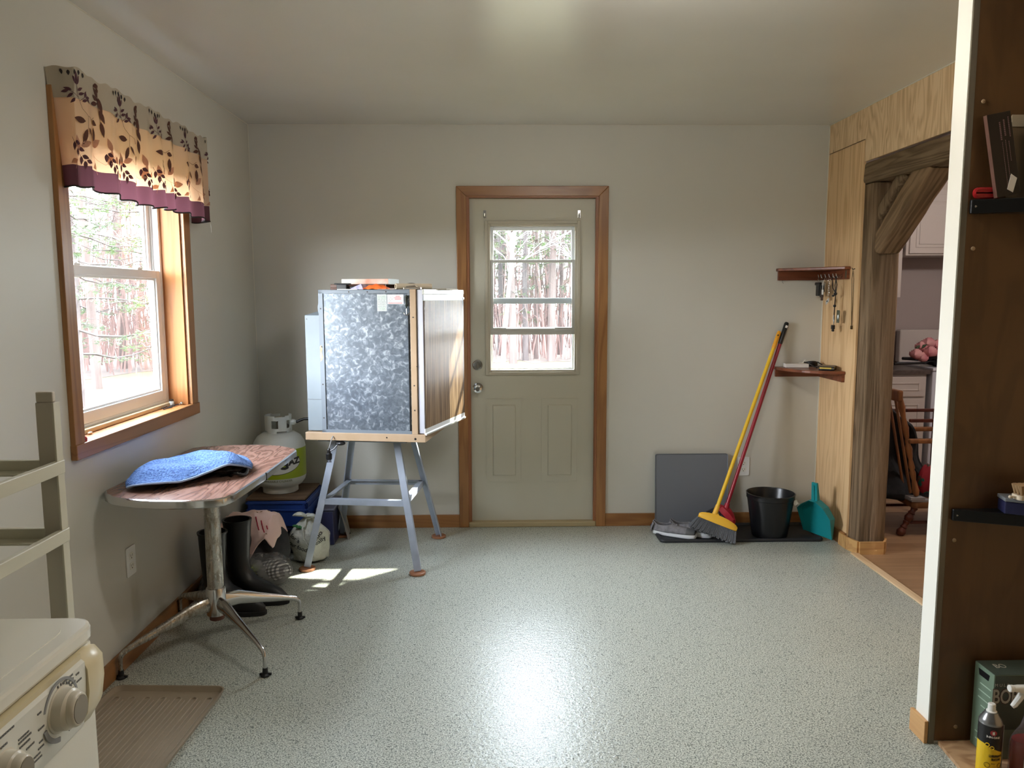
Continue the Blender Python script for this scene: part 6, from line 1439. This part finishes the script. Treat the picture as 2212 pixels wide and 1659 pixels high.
def conifer(name, H, r0, nb, spread, z0, mfol, mb_, fol=1.0, seed=0):
    rnd = random.Random(seed)
    t = bpy.data.objects.new(name, None); COL.objects.link(t); WM[t.name] = ident()
    b = MB(); P_ = [(.05*math.sin(k*.9+seed)*k/8*2, .05*math.cos(k*1.3+seed)*k/8, H*k/10) for k in range(11)]; b.tube(P_, [r0*(1-.85*k/10) for k in range(11)], 9); obj('trunk', b, mb_, t, smooth=True)
    br_ = MB(); fo = MB()
    for i in range(nb):
        z = z0+(H-z0)*((i+rnd.random())/nb)**.9; a = i*2.4+rnd.random(); ln = spread*(1-(z/H)**1.5*.85)*(.7+.5*rnd.random()); dr = -.15-.25*rnd.random()
        c = Vector((0, 0, z)); d = Vector((math.cos(a), math.sin(a), 0)); Q = [c+d*ln*k/5+Vector((0, 0, ln*(dr*k/5+.18*(k/5)**2*1.2)+.04*math.sin(k*2+i))) for k in range(6)]
        br_.tube(Q, [.014*ln/1.5*(1-.8*k/5)+.003 for k in range(6)], 4)
        s_ = Vector((-d.y, d.x, 0))
        for k in range(1, 6):
            for sg in (-1, 1):
                e = Q[k]+s_*sg*ln*(.28*(1-.5*k/6))+d*ln*.10+Vector((0, 0, -.05-.08*rnd.random()))
                br_.tube([Q[k], Q[k].lerp(e, .5)+Vector((0, 0, .02)), e], [.006, .004, .003], 3)
                if fol and rnd.random() < fol:
                    for q in range(18):
                        p = Q[k].lerp(e, rnd.random()*1.05)+Vector((rnd.uniform(-.05, .05), rnd.uniform(-.05, .05), rnd.uniform(-.05, .04))); u = Vector((rnd.uniform(-1, 1), rnd.uniform(-1, 1), rnd.uniform(-.5, .4))).normalized()*rnd.uniform(.03, .065); w_ = Vector((rnd.uniform(-1, 1), rnd.uniform(-1, 1), rnd.uniform(-1, 1))).normalized()*.014
                        fo.poly([p-u, p+w_, p+u, p-w_])
    obj('branches', br_, TWG, t)
    if fol: obj('foliage', fo, mfol, t)
    return t
def bare(name, H, r0, nb, m_, seed, lean=.1):
    rnd = random.Random(seed); t = bpy.data.objects.new(name, None); COL.objects.link(t); WM[t.name] = ident()
    P_ = [Vector((lean*H*(k/10)**1.3*math.cos(seed), lean*H*(k/10)**1.3*math.sin(seed), H*k/10)) for k in range(11)]
    obj('trunk', MB().tube(P_, [r0*(1-.8*k/10) for k in range(11)], 9), m_, t, smooth=True)
    b = MB()
    for i in range(nb):
        k = 2.5+7*rnd.random(); c = P_[int(k)].lerp(P_[min(10, int(k)+1)], k-int(k)); a = rnd.random()*6.28; ln = (1.0+1.6*rnd.random())*(1.2-k/12); d = Vector((math.cos(a), math.sin(a), .5+.5*rnd.random())).normalized()
        Q = [c+d*ln*q/4+Vector((.05*math.sin(q*2+i), .05*math.cos(q*3+i), -.04*q*q*.3)) for q in range(5)]; b.tube(Q, [.012*(1-.8*q/4) for q in range(5)], 4)
        for q in range(1, 5):
            for s in range(2):
                dd = (d+Vector((rnd.uniform(-.9, .9), rnd.uniform(-.9, .9), rnd.uniform(-.3, .5)))).normalized(); b.tube([Q[q], Q[q]+dd*ln*.2, Q[q]+dd*ln*.42+Vector((0, 0, -.03))], [.008, .005, .003], 3)
    obj('branches', b, m_ if m_ is BIR else TWG, t); return t
protos = {'c1': conifer('spruce_tree', 9, .13, 62, 2.0, .9, NDL2, BRK, .85, 1), 'c2': conifer('fir_tree', 11, .10, 56, 2.3, 2.6, NDL, BRK2, .75, 2), 'c3': conifer('dead_spruce_tree', 9.5, .09, 46, 1.7, 1.2, NDL, BRK, .3, 3),
          'b1': bare('birch_tree', 10, .055, 26, BIR, 5, .12), 'b2': bare('bare_tree', 10.5, .10, 24, BRK2, 9, .03)}
KIND = {'c1': ('spruce_tree', 'spruce tree with blue green needles'), 'c2': ('fir_tree', 'green fir tree'), 'c3': ('dead_spruce_tree', 'dead twiggy spruce tree'), 'b1': ('birch_tree', 'slender white birch tree'), 'b2': ('bare_tree', 'leafless grey trunked tree')}
used = set()
def plant(kd, x, y, s, rz, label):
    p = protos[kd]
    if kd not in used: o = p; used.add(kd)
    else:
        o = p.copy(); COL.objects.link(o)
        for ch in list(p.children):
            c = ch.copy(); COL.objects.link(c); c.parent = o
    o.location = (x, y, GZ); o.scale = (s, s, s); o.rotation_euler = (0, 0, rz); o['label'] = label; o['category'] = 'tree'; o['group'] = 'trees at the forest edge outside'
    return o
rnd = random.Random(5)
# seen through the door window (bearing x/y between -.02 and .12)
DOORT = [('b1', .12, 17.5, .95, -5), ('b2', .46, 21.6, 1.15, .3), ('b2', 1.20, 23.2, .8, 2.0), ('c3', .85, 22.6, 1.0, 1.0), ('b2', 1.58, 22.3, 1.2, 4.0), ('c2', 2.45, 22.0, 1.05, 2.2), ('b2', 2.05, 24.8, .9, 3.0), ('c2', 1.0, 25.5, 1.1, .5), ('c1', 3.3, 23.2, 1.1, 5.0), ('c3', 0.1, 24.5, 1.0, 3.3), ('c2', 1.75, 26.5, 1.2, 1.4), ('c1', .2, 28, 1.2, 2.4), ('b1', 2.9, 21.4, .9, 5.2), ('c2', -1.2, 23.6, 1.0, .9), ('c3', 2.9, 29, 1.3, 0.2), ('b1', -.6, 21.4, 1.0, 4.4)]
DL_ = ['nearest to the door window', 'left of the door window view', 'left of centre in the door window', 'in the middle of the door window', 'just right of centre in the door window', 'right side of the door window', 'behind the right side of the door window', 'deep behind the left trunks in the door window', 'at the right edge of the door window', 'at the left edge of the door window', 'far back in the middle of the door window', 'far back at the left of the door window', 'at the far right of the door window', 'beyond the left edge of the door window', 'far back at the right of the door window', 'just beyond the left edge of the door window']
for (kd, x, y, s, rz), w_ in zip(DOORT, DL_): plant(kd, x, y, s, rz, KIND[kd][1]+' outside, '+w_)
# seen through the left window (bearing x/y about -.62 .. -.40)
LEFTT = [('c1', -7.2, 13.2, 1.0, .4), ('c3', -5.4, 12.4, .95, 1.7), ('c2', -6.3, 14.6, .85, 2.9), ('b2', -8.3, 16.0, 1.0, 1.2), ('c3', -9.2, 17.0, 1.1, 4.2), ('b1', -7.0, 17.0, .9, .2), ('c1', -10.4, 17.2, 1.15, 5.0), ('c2', -5.9, 18.2, 1.0, 3.9), ('b2', -9.9, 20.5, 1.1, 2.6), ('c2', -11.8, 20.0, 1.1, 5.9), ('c1', -8.0, 21.4, 1.2, .8), ('c3', -4.2, 17.4, 1.0, 2.2), ('b2', -12.6, 24.0, 1.2, 3.4), ('c2', -15.5, 22.5, 1.3, .1), ('c1', -12.8, 16.2, 1.1, 4.8), ('b1', -10.9, 18.4, 1.0, 2.9)]
LL_ = ['in the middle of the left window', 'at the right side of the left window', 'right of centre in the left window', 'left of centre in the left window', 'at the left of the left window', 'behind the right side of the left window', 'farther back left in the left window', 'farther back right in the left window', 'far back left of centre in the left window', 'far back at the left of the left window', 'far back in the middle of the left window', 'beyond the right edge of the left window', 'deep in the wood behind the left window', 'deepest in the wood behind the left window', 'beyond the left edge of the left window', 'between the left trunks in the left window']
for (kd, x, y, s, rz), w_ in zip(LEFTT, LL_): plant(kd, x, y, s, rz, KIND[kd][1]+' outside, '+w_)
# brush and thin stems behind, too many to count
def brush(name, pts, hmin, hmax, m_, label, n_, seed, th=.012):
    r_ = random.Random(seed); b = MB()
    for k in range(n_):
        i = r_.randrange(len(pts)-1); f = r_.random(); x = pts[i][0]+(pts[i+1][0]-pts[i][0])*f; y = pts[i][1]+(pts[i+1][1]-pts[i][1])*f+r_.uniform(0, 7); h = r_.uniform(hmin, hmax); a = r_.uniform(-.25, .25); q = r_.uniform(-.25, .25)
        b.tube([(x, y, GZ+.05), (x+a*h*.5, y+q*h*.5, GZ+h*.6), (x+a*h*1.2, y+q*h, GZ+h)], [th*h/2.5+.004, th*h/4+.003, .003], 3)
        for s in range(3):
            z = GZ+h*r_.uniform(.3, .8); d = r_.uniform(-1, 1); b.tube([(x+a*h*.4, y, z), (x+a*h*.4+d*h*.22, y+r_.uniform(-.3, .3), z+abs(d)*h*.16)], [.007, .003], 3)
    o = obj(name, b, m_); tag(o, label, 'undergrowth'); o['kind'] = 'stuff'
PB = plain('pink_brush', (108, 86, 80), .95, rgb2=(86, 68, 64), ns=2)
brush('undergrowth', [(-5, 20.5), (0, 22), (4, 22), (9, 22)], 1.2, 4.5, PB, 'thicket of thin pinkish brush behind the trees outside the door', 700, 3)
brush('undergrowth', [(-24, 22), (-15, 20), (-9.5, 18), (-4, 20)], 1.2, 5, PB, 'thicket of thin pinkish brush behind the trees outside the left window', 900, 4)
brush('tree_thicket', [(-34, 30), (-16, 28), (-4, 28), (4, 29), (14, 29)], 7, 13, BRK2, 'dense far stems of the forest behind everything outside', 300, 6, .009)
b = MB(); r_ = random.Random(8)
for k in range(5200):
    x = r_.uniform(-34, 12); y = 29+r_.uniform(0, 8)-(.1*x if x < 0 else 0); z = GZ+2.0+7.5*r_.random()**1.1; p = Vector((x, y, z)); s = r_.uniform(.12, .34)
    u = Vector((r_.uniform(-1, 1), r_.uniform(-1, 1), r_.uniform(-.5, .5))).normalized()*s; w_ = Vector((r_.uniform(-1, 1), r_.uniform(-.6, .6), r_.uniform(-1, 1))).normalized()*s*.4
    b.poly([p-u, p+w_, p+u, p-w_])
o = obj('tree_foliage', b, NDL2); tag(o, 'hazy far evergreen foliage of the forest outside', 'foliage'); o['kind'] = 'stuff'
